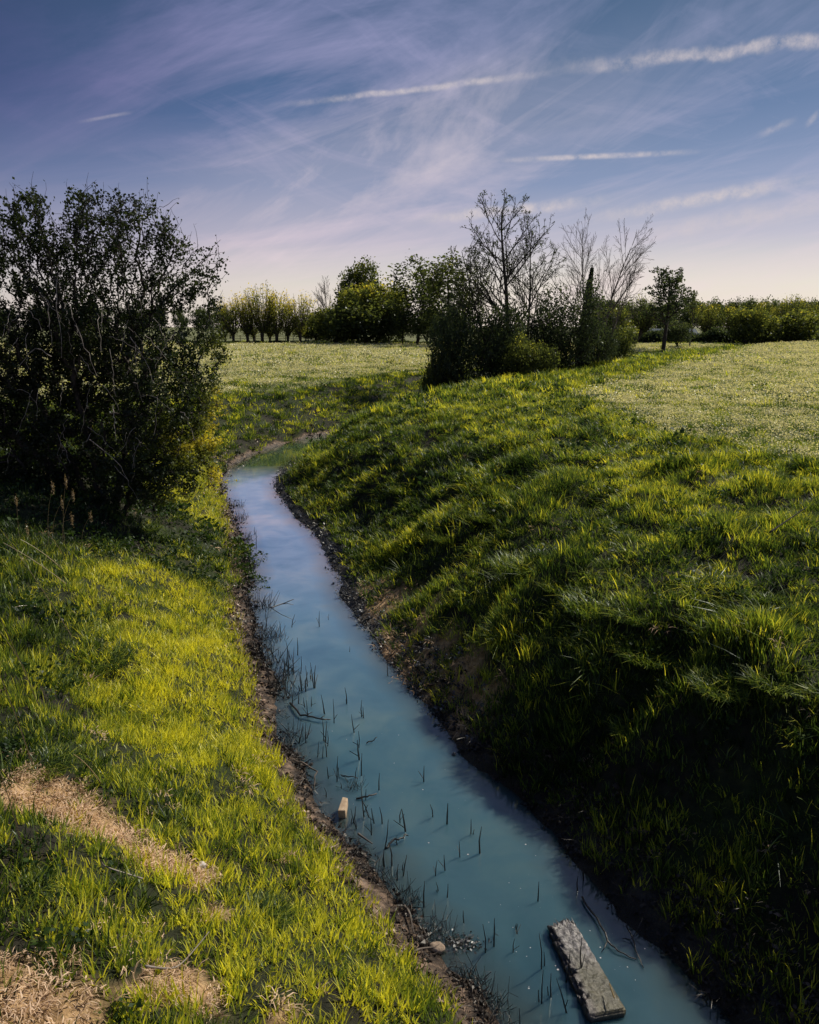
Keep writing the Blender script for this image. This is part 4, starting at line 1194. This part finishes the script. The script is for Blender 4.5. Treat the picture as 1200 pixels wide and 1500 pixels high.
hedge('tall_hedge', P2, 2.1, 1.5, 32000, .34, M['darkleaf'], 'dark bushy hedge behind the pollard willows on the right')
# field fence: posts and two wires
fr = empty('field_fence', (*place(335, 502)[:2], PL)); tag(fr, 'thin post and rail fence along the light grass strip by the far pollards', 'fence')
fp = [np.array(place(u, 501)) for u in np.linspace(330, 452, 12)]
o0 = np.array(fr.location)
for a in fp:
    mb = MB(); q = a - o0; mb.tube([q + [0, 0, -.2], q + [0, 0, 1.1]], .06, 6); obj('post', mb.mesh('post', M['bark']), fr)
for hgt in (.55, .95):
    mb = MB(); mb.tube([a - o0 + [0, 0, hgt] for a in fp], .03, 4); obj('rail', mb.mesh('rail', M['bark']), fr)

# sheep and white vehicles, tiny in the distance
M['wool'] = solid_mat('wool', (.5, .48, .44), (.75, .72, .68), 9, .95, .4, 40)
M['white'] = solid_mat('white_paint', (.7, .7, .7), (.8, .8, .8), 2, .3, .0, 5, .5)
M['glass'] = solid_mat('dark_glass', (.02, .025, .03), (.04, .045, .05), 2, .1, .0, 5, .6)
M['rubber'] = solid_mat('rubber', (.015, .015, .015), (.03, .03, .03), 9, .8, .1, 5)
def sheep_mesh():
    mb = MB(); mb.tube([(-.55, 0, .62), (-.45, 0, .66), (-.1, 0, .70), (.3, 0, .70), (.5, 0, .68), (.62, 0, .70)], [.08, .26, .31, .30, .22, .08], 8)
    mb.tube([(.52, 0, .78), (.68, 0, .90), (.80, 0, .86), (.92, 0, .78)], [.14, .11, .10, .05], 6)
    for sx in (-.36, .36):
        for sy_ in (-.14, .14): mb.tube([(sx, sy_, .55), (sx + .02, sy_, .28), (sx, sy_, 0)], [.06, .035, .03], 5)
    for sy_ in (-1, 1): mb.tube([(.68, .07 * sy_, .95), (.66, .19 * sy_, .93)], [.03, .015], 4)
    return mb.mesh('sheep', M['wool'], True)
SM = sheep_mesh()
for i, (u, rz, lab) in enumerate([(445, 0, 'white sheep nearest the last pollard willow'), (453, 2.6, 'white sheep second from the last pollard willow'), (459, .3, 'white sheep in the middle of the small flock under the trees'), (473, 3.0, 'white sheep toward the yellow-topped willow'), (494, .2, 'white sheep standing apart at the dark low tree')]):
    x, y, zz_ = place(u, 499.5); tag(obj('sheep', SM, None, (x, y, zz_ + .1), (0, 0, rz), (1.25,) * 3), lab, 'sheep', 'small flock of white animals under the far trees')
def van(u, dist, rz, label, z_=1.3):
    x, y, _ = place(u, 500, dist); r = empty('white_van', (x, y, PL - .05), rz); tag(r, label, 'van', 'white vehicles glimpsed behind the right hedge')
    mb = MB(); 
    V = [(-2.5, -.95, .35), (2.5, -.95, .35), (2.5, -.95, 1.1), (1.7, -.95, 1.35), (1.2, -.88, 2.1), (-2.5, -.88, 2.15)]
    V = V + [(a, -b, c) for a, b, c in V]
    mb.add(V, [(0, 1, 2, 3, 4, 5), (11, 10, 9, 8, 7, 6), (0, 6, 7, 1), (1, 7, 8, 2), (2, 8, 9, 3), (3, 9, 10, 4), (4, 10, 11, 5), (5, 11, 6, 0)]); obj('body', mb.mesh('body', M['white']), r)
    mb = MB(); mb.add([(1.72, -.8, 1.37), (1.72, .8, 1.37), (1.26, .76, 2.05), (1.26, -.76, 2.05)], [(0, 1, 2, 3)]); obj('windscreen', mb.mesh('windscreen', M['glass']), r)
    for sx in (-1.6, 1.6):
        for sy_ in (-1, 1):
            mb = MB(); mb.tube([(sx, sy_ * .98, .35), (sx, sy_ * .75, .35)], .35, 12); obj('wheel', mb.mesh('wheel', M['rubber']), r)
van(967, 150, .1, 'white van glimpsed left of the round-headed tree trunk'); van(981, 152, 3.1, 'white van glimpsed just right of the round-headed tree trunk')
van(1103, 160, 0, 'white van glimpsed right of the wide willow thicket'); van(1178, 158, 0, 'white van glimpsed near the right edge of the view'); van(1006, 156, .1, 'white van glimpsed by the thin pale trunk')

# ------------------------------------------------------------------ things in and beside the water
# the old timber beam
def beam():
    c1_, c2_ = atz(822, 1347, .08), atz(893, 1480, .08)
    cx, cy = (c1_[0] + c2_[0]) / 2, (c1_[1] + c2_[1]) / 2
    L_ = math.hypot(c2_[0] - c1_[0], c2_[1] - c1_[1]); an = math.atan2(c1_[1] - c2_[1], c1_[0] - c2_[0])
    nx, ny, nz_ = 60, 18, 8
    import bmesh
    bm = bmesh.new(); bmesh.ops.create_cube(bm, size=1)
    bmesh.ops.scale(bm, vec=(L_, .24, .115), verts=bm.verts)
    bmesh.ops.bevel(bm, geom=bm.edges[:], offset=.018, segments=2, affect='EDGES')
    bmesh.ops.subdivide_edges(bm, edges=[e for e in bm.edges if e.calc_length() > .1], cuts=24, use_grid_fill=True)
    bmesh.ops.subdivide_edges(bm, edges=[e for e in bm.edges if e.calc_length() > .03], cuts=2, use_grid_fill=True)
    P_ = np.array([v.co[:] for v in bm.verts])
    nse = fbm(P_[:, 0] * 3 + P_[:, 2] * 2, P_[:, 1] * 3, .12, 3, 301); ns2 = fbm(P_[:, 0] * .9 + P_[:, 2], P_[:, 1] * 5 + P_[:, 2] * 3, .05, 3, 305)
    for v, a, b_ in zip(bm.verts, nse, ns2):
        t = (v.co.x / L_ + .5)        # 1 = far end
        rough_side = 1.0 if v.co.y > .07 else (.35 if t > .45 else .1)
        v.co.z += (.02 * a + .012 * b_) * (.3 + rough_side)
        if v.co.y > .07: v.co.y += .018 * a + .016 * b_ + .012
        wd_ = .84 + .25 * (1 - t) ; v.co.y *= wd_
        if t > .93: v.co.x += .05 * b_ * 1.5 - .02 * abs(v.co.y) * 4
    me = bpy.data.meshes.new('timber_beam'); bm.to_mesh(me); bm.free()
    m, nt, N, L = mat_new('wet_timber')
    tc = nd(nt, 'ShaderNodeTexCoord'); P = tc.outputs['Object']; sp = nd(nt, 'ShaderNodeSeparateXYZ'); L.new(P, sp.inputs[0])
    n1 = noise_n(nt, P, 5, 5, .6); n2 = noise_n(nt, P, 38, 5, .7); vo = nd(nt, 'ShaderNodeTexVoronoi', feature='DISTANCE_TO_EDGE', ins={'Scale': 22}); L.new(P, vo.inputs['Vector'])
    olive = ramp(nt, n1, [(.35, (.045, .045, .03)), (.65, (.10, .09, .055))]); pale = ramp(nt, n2, [(.35, (.09, .085, .088)), (.6, (.22, .21, .22))])
    fx = nd(nt, 'ShaderNodeMapRange', ins={1: -.12, 2: .18}); L.new(math_n(nt, 'ADD', sp.outputs[0], math_n(nt, 'MULTIPLY', math_n(nt, 'SUBTRACT', n1, .5), .8)), fx.inputs[0])
    c = mixc(nt, fx.outputs[0], olive, pale)
    crk = ramp(nt, vo.outputs['Distance'], [(.02, (.2,) * 3), (.12, (1,) * 3)]); c = mixc(nt, math_n(nt, 'MULTIPLY', fx.outputs[0], .8), c, mixc(nt, 1, c, crk, 'MULTIPLY'))
    sf = nd(nt, 'ShaderNodeMapRange', ins={1: .05, 2: .10}); L.new(sp.outputs[1], sf.inputs[0])
    c = mixc(nt, sf.outputs[0], c, ramp(nt, n2, [(.4, (.02, .018, .02)), (.62, (.12, .105, .105))]))
    lo = nd(nt, 'ShaderNodeMapRange', ins={1: .045, 2: .0}); L.new(sp.outputs[2], lo.inputs[0]); c = mixc(nt, lo.outputs[0], c, (.012, .012, .012))
    p = nd(nt, 'ShaderNodeBsdfPrincipled', ins={'Roughness': .33, 'Specular IOR Level': .6}); L.new(c, p.inputs['Base Color'])
    b = nd(nt, 'ShaderNodeBump', ins={'Strength': .8, 'Distance': .015}); L.new(n2, b.inputs['Height']); L.new(b.outputs[0], p.inputs['Normal'])
    o = nd(nt, 'ShaderNodeOutputMaterial'); L.new(p.outputs[0], o.inputs[0]); me.materials.append(m)
    me.polygons.foreach_set("use_smooth", [True] * len(me.polygons))
    o = obj('timber_beam', me, None, (cx, cy, .008), (0, radians(-1.2), an)); tag(o, 'waterlogged squared timber beam lying half sunk in the milky stream', 'timber')
    return an
beam()
mb = MB(); a = atz(893, 1440, .13); b_ = atz(900, 1462, .13); mb.tube([(*a, .125), (*b_, .13)], [.004, .006], 4); 
tag(obj('straw_stalk', mb.mesh('straw_stalk', M['straw_own'])), 'short orange-brown straw lying on top of the timber beam', 'stalk')

# pale cut block at the left waterline
x, y = atz(503, 1178, .1)
mb = MB(); hx, hy_, hz_ = .032, .085, .05
V = [(-hx * 1.1, -hy_, -hz_), (hx * 1.1, -hy_, -hz_), (hx, hy_, -hz_), (-hx * .8, hy_, -hz_), (-hx * 1.2, -hy_, hz_), (hx, -hy_, hz_ * 1.1), (hx * 1.1, hy_ * .85, hz_ * 1.1), (-hx * .6, hy_ * 1.05, hz_)]
mb.add(V, [(3, 2, 1, 0), (4, 5, 6, 7), (0, 1, 5, 4), (1, 2, 6, 5), (2, 3, 7, 6), (3, 0, 4, 7)])
M['offcut'] = solid_mat('pale_offcut', (.42, .30, .20), (.60, .46, .32), 25, .7, .3, 90)
o = obj('wood_offcut', mb.mesh('wood_offcut', M['offcut']), None, (x, y, .06), (radians(12), 0, radians(-4))); md = o.modifiers.new('bevel', 'BEVEL'); md.width = .006; md.segments = 2
tag(o, 'pale wedge-shaped wood offcut standing at the left waterline', 'wood block')

def stick(name, uvz, rad, mat, label, cat, forks=(), group=None):
    pts = []
    for (u, v, z_) in uvz:
        x, y = atz(u, v, z_); pts.append((x, y, z_))
    pts = np.array(pts); P_ = [pts[0]]
    for i in range(len(pts) - 1):
        for t in (.33, .66, 1): P_.append(pts[i] * (1 - t) + pts[i + 1] * t + (rs.randn(3) * rad * .6 if t < 1 else 0))
    mb = MB(); mb.tube(P_, np.linspace(rad, rad * .5, len(P_)), 5)
    for fk in forks:
        q = np.array([(*atz(u, v, z_), z_) for (u, v, z_) in fk]); mb.tube(q, np.linspace(rad * .6, rad * .25, len(q)), 4)
    o = obj(name, mb.mesh(name, mat, True)); tag(o, label, cat, group); return o
stick('floating_branch', [(853, 1314, .02), (875, 1345, .03), (890, 1378, .03), (905, 1393, .02), (932, 1405, .01)], .009, M['blackstem'], 'long thin branch floating between the timber beam and the right bank', 'branch',
      [[(890, 1378, .03), (886, 1388, .02), (881, 1395, .01)]])
stick('floating_branch', [(918, 1355, .06), (926, 1372, .03), (935, 1400, .02), (943, 1418, .01)], .007, M['blackstem'], 'short forked branch floating against the right bank beside the beam', 'branch', [[(942, 1345, .12), (935, 1360, .06), (926, 1374, .02)], [(912, 1375, .01), (924, 1376, .02), (938, 1366, .02)]])
stick('forked_branch', [(396, 890, .12), (412, 885, .10), (430, 878, .14)], .012, M['blackstem'], 'forked dark branch reaching over the water at the middle of the left bank', 'branch', [[(396, 890, .12), (412, 900, .06), (430, 908, .01)], [(412, 885, .1), (421, 884, .09), (430, 886, .07)]])
stick('sunken_branch', [(425, 1030, .02), (440, 1048, .03), (458, 1050, .04), (478, 1054, .03), (484, 1054, .02)], .014, M['blackstem'], 'thick dark branch lying in the water off the middle of the left bank', 'branch', [[(450, 1047, .03), (458, 1043, .03)], [(470, 1052, .04), (476, 1048, .05)]])
stick('twig_frame', [(430, 1113, .06), (448, 1120, .05), (465, 1130, .05), (460, 1154, .02)], .012, M['palebark'], 'pale bent twig poking out from the left bank above the wood offcut', 'branch')
stick('sunken_branch', [(565, 1242, .01), (575, 1232, .03), (586, 1228, .04), (598, 1224, .03)], .012, M['blackstem'], 'glinting branch lying in the water right of the muddy left shore', 'branch')
stick('sunken_branch', [(522, 1170, .01), (534, 1167, .03), (545, 1165, .03), (552, 1163, .01)], .011, M['blackstem'], 'short knobbly branch in the water right of the wood offcut', 'branch')
stick('floating_branch', [(500, 1135, .02), (510, 1138, .03), (524, 1140, .02)], .008, M['blackstem'], 'thin twig afloat above the wood offcut', 'branch', [[(505, 1137, .02), (509, 1146, .02)]])
stick('floating_branch', [(537, 1089, .01), (548, 1084, .03), (552, 1080, .05)], .008, M['blackstem'], 'small forked twig afloat in midstream', 'branch')
stick('floating_branch', [(548, 851, .05), (556, 853, .03), (570, 850, .06)], .012, M['blackstem'], 'dark twig jutting from the right waterline upstream', 'branch')
# root and twigs on the left shore
def gstick(name, uv, rad, mat, label, cat, lift=.03):
    P_ = []
    for (u, v, l) in uv:
        x, y, z_ = ground(u, v); P_.append((x, y, z_ + l))
    Q = resample(np.array(P_), 4)
    mb = MB(); mb.tube(Q, np.linspace(rad, rad * .4, len(Q)), 5); o = obj(name, mb.mesh(name, mat, True)); tag(o, label, cat); return o
gstick('fallen_stick', [(215, 1437, .05), (250, 1436, .06), (272, 1427, .07), (308, 1390, .10)], .007, M['twig'], 'pale curved stick lying in the grass at the bottom left', 'stick')
gstick('exposed_root', [(592, 1335, .04), (600, 1350, .05), (606, 1375, .03)], .012, M['palebark'], 'pale curved root on the muddy left shore below the reed litter', 'root')
gstick('exposed_root', [(525, 1228, .04), (535, 1237, .05), (546, 1244, .03)], .012, M['palebark'], 'short pale root on the mud right below the wood offcut', 'root')
gstick('exposed_root', [(598, 1410, .04), (615, 1402, .05), (640, 1396, .03)], .011, M['palebark'], 'pale root at the lower end of the muddy left shore', 'root')
gstick('fallen_stick', [(1125, 805, .2), (1150, 790, .22), (1178, 778, .3)], .012, M['bark'], 'thin dark stick lying in the grass on the right bank', 'stick')
gstick('fallen_stick', [(210, 1300, .05), (160, 1283, .05), (150, 1275, .06)], .006, M['twig'], 'thin pale stick lying across the straw patch', 'stick')
# brick and stone
x, y, z_ = ground(640, 1393); 
def rock(name, loc, s, mat, label, seed):
    import bmesh
    bm = bmesh.new(); bmesh.ops.create_icosphere(bm, subdivisions=3, radius=1)
    P_ = np.array([v.co[:] for v in bm.verts]); n = fbm(P_[:, 0] * 1.2 + seed, P_[:, 1] + P_[:, 2], 1.0, 3, seed)
    for v, a in zip(bm.verts, n):
        v.co *= (1 + .35 * a); v.co.x *= s[0]; v.co.y *= s[1]; v.co.z *= s[2]
    me = bpy.data.meshes.new(name); bm.to_mesh(me); bm.free(); me.materials.append(mat)
    me.polygons.foreach_set("use_smooth", [True] * len(me.polygons))
    o = obj(name, me, None, loc, (0, 0, seed)); tag(o, label, 'stone'); return o
M['stone'] = solid_mat('stone', (.20, .15, .11), (.38, .29, .22), 20, .8, .4, 80)
M['whitestone'] = solid_mat('white_stone', (.45, .40, .38), (.62, .56, .54), 20, .8, .3, 80)
rock('stone', (x, y, z_ + .02), (.06, .05, .035), M['stone'], 'smooth tan stone on the muddy left shore', 3)
x, y, z_ = ground(296, 1277); rock('stone', (x, y, z_ + .03), (.035, .03, .03), M['whitestone'], 'small whitish stone at the end of the straw patch', 5)
x, y = atz(677, 1062, 0)
# floating raft of scum and leaves
x, y = atz(675, 1383, 0)
C = np.stack([x + rs.randn(260) * .085, y + rs.randn(260) * .045, .004 + .012 * rs.rand(260)], -1)
V, Fq, A = leafset(C, .026, tint=rs.rand(260))
M['raft'] = leaf_mat('raft_leaves', [(0, (.02, .02, .02)), (.6, (.10, .095, .09)), (1, (.26, .25, .24))], .1, .12, .4, instancer=False)
tag(obj('leaf_raft', new_mesh('leaf_raft', V, Fq, M['raft'], {'bt': A})), 'small glinting raft of wet leaves afloat by the lower left shore', 'leaves')
# specks and foam drifting
n = 420
kk = rs.randint(4, len(CLR) // 2, n); tt = (rs.rand(n) * 2 - 1) ** 1 * .92
X = CLR[kk, 0] + nr[kk, 0] * tt * CLR[kk, 2] + rs.randn(n) * .1; Y = CLR[kk, 1] + rs.randn(n) * .25
dd_, _, _ = stream_d(X, Y); q = (dd_ < -.05) & (Y < 5 + 6 * rs.rand(n) ** 2) & (Y > 3); X, Y = X[q], Y[q]
C = np.stack([X, Y, np.full(len(X), .0035)], -1); a = rs.rand(len(C)) * 2 * pi; s = .0015 + .009 * rs.rand(len(C)) ** 4
V = np.stack([C + np.stack([np.cos(a + k) * s, np.sin(a + k) * s, 0 * s], -1) for k in (0, 1.5, 3.1, 4.6)], 1).reshape(-1, 3)
M['foam'] = solid_mat('foam', (.35, .35, .38), (.6, .6, .62), 30, .5, .1, 50)
tag(obj('foam_specks', new_mesh('foam_specks', V, np.arange(len(V)).reshape(-1, 4), M['foam'])), 'tiny pale specks of foam drifting on the water', 'foam', kind='stuff')

# reed stubs standing in the water
def stub_mesh(seed, h):
    rng = np.random.RandomState(seed); mb = MB()
    mb.tube([(0, 0, -.05), (rng.randn() * .004, 0, h * .5), (rng.randn() * .012, rng.randn() * .01, h)], [.0075, .005, .0018], 4)
    if rng.rand() < .6: mb.tube([(0, 0, h * .15), (.03 * rng.randn(), .03 * rng.randn(), h * .45)], [.004, .002], 3)
    if rng.rand() < .5: mb.tube([(.012, .01, -.03), (.015 + .02 * rng.randn(), .01, h * .35)], [.006, .003], 3)
    return mb.mesh('reed_stub', M['blackstem'])
STB = [stub_mesh(i, 1.0 * .16) for i in range(6)]
stubs = [(527, 1113, 28), (621, 1145, 22), (634, 1197, 20), (655, 1207, 30), (690, 1222, 22), (703, 1250, 34), (674, 1256, 22), (652, 1275, 22), (638, 1283, 20), (655, 1315, 20), (642, 1305, 12), (788, 1320, 24), (756, 1360, 8), (758, 1368, 14),
         (752, 1395, 20), (680, 1352, 18), (716, 1380, 8), (560, 1207, 22), (582, 1238, 14), (594, 1218, 30), (586, 1205, 20), (797, 1415, 22), (508, 1030, 22), (530, 1050, 22), (533, 1052, 16), (468, 918, 20), (481, 908, 8), (512, 955, 8), (442, 1012, 26),
         (448, 1013, 26), (460, 1008, 34), (462, 1008, 30), (455, 995, 16), (375, 805, 26), (373, 783, 10), (568, 990, 18), (582, 938, 8), (612, 1030, 6), (480, 1093, 20), (472, 1110, 16), (494, 1130, 12), (521, 1140, 14), (497, 1140, 14), (500, 1155, 8),
         (478, 1168, 14), (536, 1172, 16), (563, 1270, 26), (574, 1268, 30), (582, 1290, 24), (553, 1300, 22), (612, 1318, 8), (620, 1345, 14), (855, 1290, 20), (846, 1305, 22), (590, 1275, 12), (456, 1035, 14), (430, 985, 22), (436, 960, 24), (420, 975, 26)]
for i, (u, v, hp) in enumerate(stubs):
    x, y = atz(u, v, 0)
    dep = y * cos(TH) + CZ * sin(TH); hgt = hp / F * dep / .85
    s = hgt / .16
    where = 'in midstream' if u > 600 and v > 1100 else 'close to the left shore' if (u < 480 or (v > 1180 and u < 625)) else 'in the upper middle of the stream'
    if u > 780: where = 'near the right bank by the timber beam'
    if v < 830: where = 'far up the stream'
    o = obj('reed_stub', STB[i % 6], None, (x, y, 0), (rs.randn() * .06, rs.randn() * .06, rs.rand() * 6), (max(.8, min(1.4, s)), max(.8, min(1.4, s)), s))
    tag(o, 'thin dark reed stub in the water ' + where, 'reed stub', 'dead reed stubs standing in the stream ' + where)
for i in range(46):
    t = rs.randint(12, 50); q = CLR[t]; off = -q[2] + .12 + .55 * rs.rand() ** 1.5
    x = q[0] + nr[t, 0] * off; y = q[1] + nr[t, 1] * off + rs.randn() * .15; s = .8 + 1.1 * rs.rand()
    tag(obj('reed_stub', STB[i % 6], None, (x, y, 0), (rs.randn() * .12, rs.randn() * .12, rs.rand() * 6), (1, 1, s)), 'thin dark reed stub in the water close to the left shore', 'reed stub', 'dead reed stubs standing in the stream close to the left shore')

# tangled dead reed clumps on the left waterline
def reedclump(seed, n, rad, h):
    rng = np.random.RandomState(seed); mb = MB()
    for i in range(n):
        a = rng.rand() * 2 * pi; q = rad * rng.rand() ** .5; x, y = q * cos(a), q * sin(a)
        d = np.array([rng.randn() * .45, rng.randn() * .45, 1]); d /= np.linalg.norm(d); l = h * (.35 + .65 * rng.rand())
        p0 = np.array([x, y, -.06]); p1 = p0 + d * l * .6; 
        if rng.rand() < .35: d = d + np.array([rng.randn(), rng.randn(), -.6]); d /= np.linalg.norm(d)
        p2 = p1 + d * l * .4
        mb.tube([p0, p1, p2], [.0055, .0045, .002], 3)
    return mb.mesh('dead_reed_clump', M['blackstem'])
RC = [reedclump(i, 60, .28, .42) for i in range(4)]
for i, (u, v, s, lab) in enumerate([(382, 965, 1.0, 'dense tangle of dark dead reeds at the widest litter shore'), (400, 990, 1.0, 'dark dead reed tangle just below the densest one'), (372, 930, .9, 'dead reed tangle below the forked branch'), (402, 935, .7, 'loose dead reeds standing in the shallows beside the forked branch'),
                          (378, 890, .9, 'dark dead reeds at the root of the forked branch'), (420, 1010, .8, 'dead reeds around the sunken branch'), (362, 830, .8, 'thin fringe of dead reeds on the upper left shore'), (358, 790, .7, 'small fringe of dead reeds high on the left shore'),
                          (350, 760, .8, 'dark reed fringe where the stream narrows upstream'), (345, 742, .7, 'topmost dark reed fringe on the left shore'), (424, 1080, .6, 'dead reed scrap on the shore above the bent twig'), (520, 1150, .35, 'small crossed reeds in the water above the wood offcut'), (556, 1290, .5, 'dead reeds at the edge of the mud near midstream stubs'),
                          (590, 1320, .5, 'dead reeds at the lower mud edge'), (640, 1360, .45, 'dead reeds on the mud above the leaf raft'), (692, 1440, .5, 'dark reeds at the bottom of the left shore'), (720, 1480, .5, 'dark reeds at the very bottom edge by the water'), (410, 1100, .5, 'dark reed scrap at the foot of the yellow-green bank')]):
    x, y = atz(u, v, 0.02); tag(obj('dead_reed_clump', RC[i % 4], None, (x, y, .0), (0, 0, i * 1.1), (s,) * 3), lab, 'dead reeds', 'tangled dead reeds along the left shore')

# reeds with seed heads and dry stalks by the hawthorn
def reed(loc, h, lean, label, head=True, group=None, r=.004):
    root = empty('dry_reed', loc); tag(root, label, 'reed', group)
    mb = MB(); P_ = [np.array([lean[0] * t * t * h, lean[1] * t * t * h, h * t * (1 - .15 * t * (abs(lean[0]) + abs(lean[1])))]) for t in np.linspace(0, 1, 7)]
    mb.tube(P_, np.linspace(r, r * .4, 7), 4, a=.6); obj('stem', mb.mesh('stem', M['straw_own']), root)
    if head:
        C = P_[-1] + np.stack([rs.randn(90) * .010, rs.randn(90) * .010, rs.randn(90) * .045 - .02], -1)
        V, Fq, A = leafset(C, .024, aspect=.3, up=1.0, tint=.15 + .45 * rs.rand(90)); obj('seed_head', new_mesh('seed_head', V, Fq, M['straw_own'], {'bt': A}), root)
for i, (u, v, ub, vb, lab) in enumerate([(76, 712, 72, 800, 'tall dry reed with a pale feathery head against the hawthorn shade'), (96, 705, 95, 800, 'dry reed with an upright orange head, tallest of the group'), (105, 722, 92, 800, 'dry reed with head leaning right next to the tallest'), (88, 735, 78, 790, 'short dry reed with a drooping brown head'),
                                     (100, 757, 70, 790, 'bent dry reed whose head hangs over the grass'), (130, 755, 120, 800, 'rightmost dry reed with a small orange head'), (35, 775, 22, 810, 'dry reed with a brown head low on the far left'), (22, 735, 30, 800, 'arching dry reed at the left edge of the shade')]):
    x, y, z_ = ground(ub, vb); p = aty(u, v, y - .1); h = max(.25, p[2] - z_); reed((x, y, z_), h * 1.05, ((p[0] - x) / h, -.1), lab, True, 'dry reeds in front of the hawthorn')
for i, (u0, v0, u1, v1, lab) in enumerate([(108, 940, 5, 780, 'x'), (100, 860, 5, 795, 'x'), (50, 1130, 0, 990, 'x'), (60, 1045, 0, 905, 'x'), (45, 1000, 0, 925, 'x'), (90, 835, 30, 790, 'x'), (150, 1155, 108, 1105, 'x'), (60, 895, 20, 890, 'x'), (35, 1255, 0, 1130, 'x'), (100, 830, 70, 780, 'x')]):
    labs = ['long pale dry stalk leaning left across the upper left bank', 'pale dry stalk fallen in the grass below the dry reeds', 'long dry stalk slanting along the left edge of the view', 'pale stalk bending right at the left edge, above the longest one', 'short pale stalk at the left edge crossing the bending one', 'dry straw-coloured stalk just under the seeding reeds',
            'thin pale stalk above the straw patch', 'pale stalk lying level in the upper left grass', 'brown dry stalk beside the left end of the straw patch', 'thin dry stalk at the foot of the seeding reeds']
    x, y, z_ = ground(u0, v0); p = aty(u1, v1, y - .25)
    mb = MB(); a = np.array([x, y, z_ + .02]); P_ = [a * (1 - t) + p * t + np.array([0, 0, .12 * t * (1 - t)]) for t in np.linspace(0, 1, 6)]
    mb.tube(P_, np.linspace(.0045, .002, 6), 4, a=.7); tag(obj('dry_stalk', mb.mesh('dry_stalk', M['straw_own'])), labs[i], 'stalk', 'dry stalks on the left bank')

# big grass tussocks, each a thing
def tussock(seed, n=900, h=(.06, .17), w_=.008, rad=.30, bend=.95):
    rng = np.random.RandomState(seed); V, Fq, A = blades(n, rad, h, w_, bend, .2, 5, rng); A = A * .8 + .10
    return new_mesh('grass_tussock', V, Fq, M['grass_own'], {'bt': A})
TU = [tussock(i) for i in range(4)]
for i, (u, v, s, lab) in enumerate([(375, 1345, .75, 'dark arching grass tussock at the lower edge of the straw patches'), (150, 970, 1.1, 'broad shaggy tussock in the middle of the left bank'), (115, 990, .8, 'smaller shaggy tussock joined to the left of the broad one'), (30, 890, .9, 'dark tussock near the left edge under the hawthorn'),
                                (60, 1120, .8, 'dark shaggy tussock above the straw patch'), (215, 775, .8, 'dark leafy tussock at the edge of the hawthorn shade'), (120, 905, .6, 'small dark tussock above the broad shaggy one'), (30, 1310, .6, 'green tussock at the left edge below the straw patch'),
                                (880, 890, 1.4, 'biggest tussock on the right bank, hanging over a dark hollow'), (940, 900, 1.2, 'tussock right of the biggest one on the right bank'), (960, 960, 1.1, 'tussock spilling down below the dark hollow of the right bank'), (830, 860, 1.0, 'tussock on the lip of the right bank, left of the biggest'),
                                (760, 830, 1.3, 'shaggy tussock halfway along the right bank'), (720, 760, 1.2, 'dark tussock in the shaded fold of the right bank'), (660, 790, 1.1, 'low shaded tussock toward the water on the right bank'), (600, 720, 1.3, 'tussock on the upper slope facing the water'),
                                (1080, 900, 1.0, 'tussock on the flat above the right bank slope'), (1140, 1000, .9, 'tussock near the right edge above the black shade'), (1060, 1010, .9, 'tussock at the brow of the black shaded slope'), (820, 660, 1.5, 'dark tussock near the edge of the pale meadow'),
                                (1115, 700, 1.3, 'dark round tussock just below the right meadow'), (930, 1070, .8, 'loose tussock low on the shaded right slope'), (700, 640, 1.5, 'tussock on the rounded shoulder of the bend'), (560, 620, 1.4, 'tussock on the tip of the inner bend')]):
    x, y, z_ = ground(u, v); tag(obj('grass_tussock', TU[i % 4], None, (x, y, z_ - .03), (0, 0, i * 1.7), (s * .95, s * .95, s * 1.05)), lab, 'grass tussock', 'big grass tussocks on the banks')
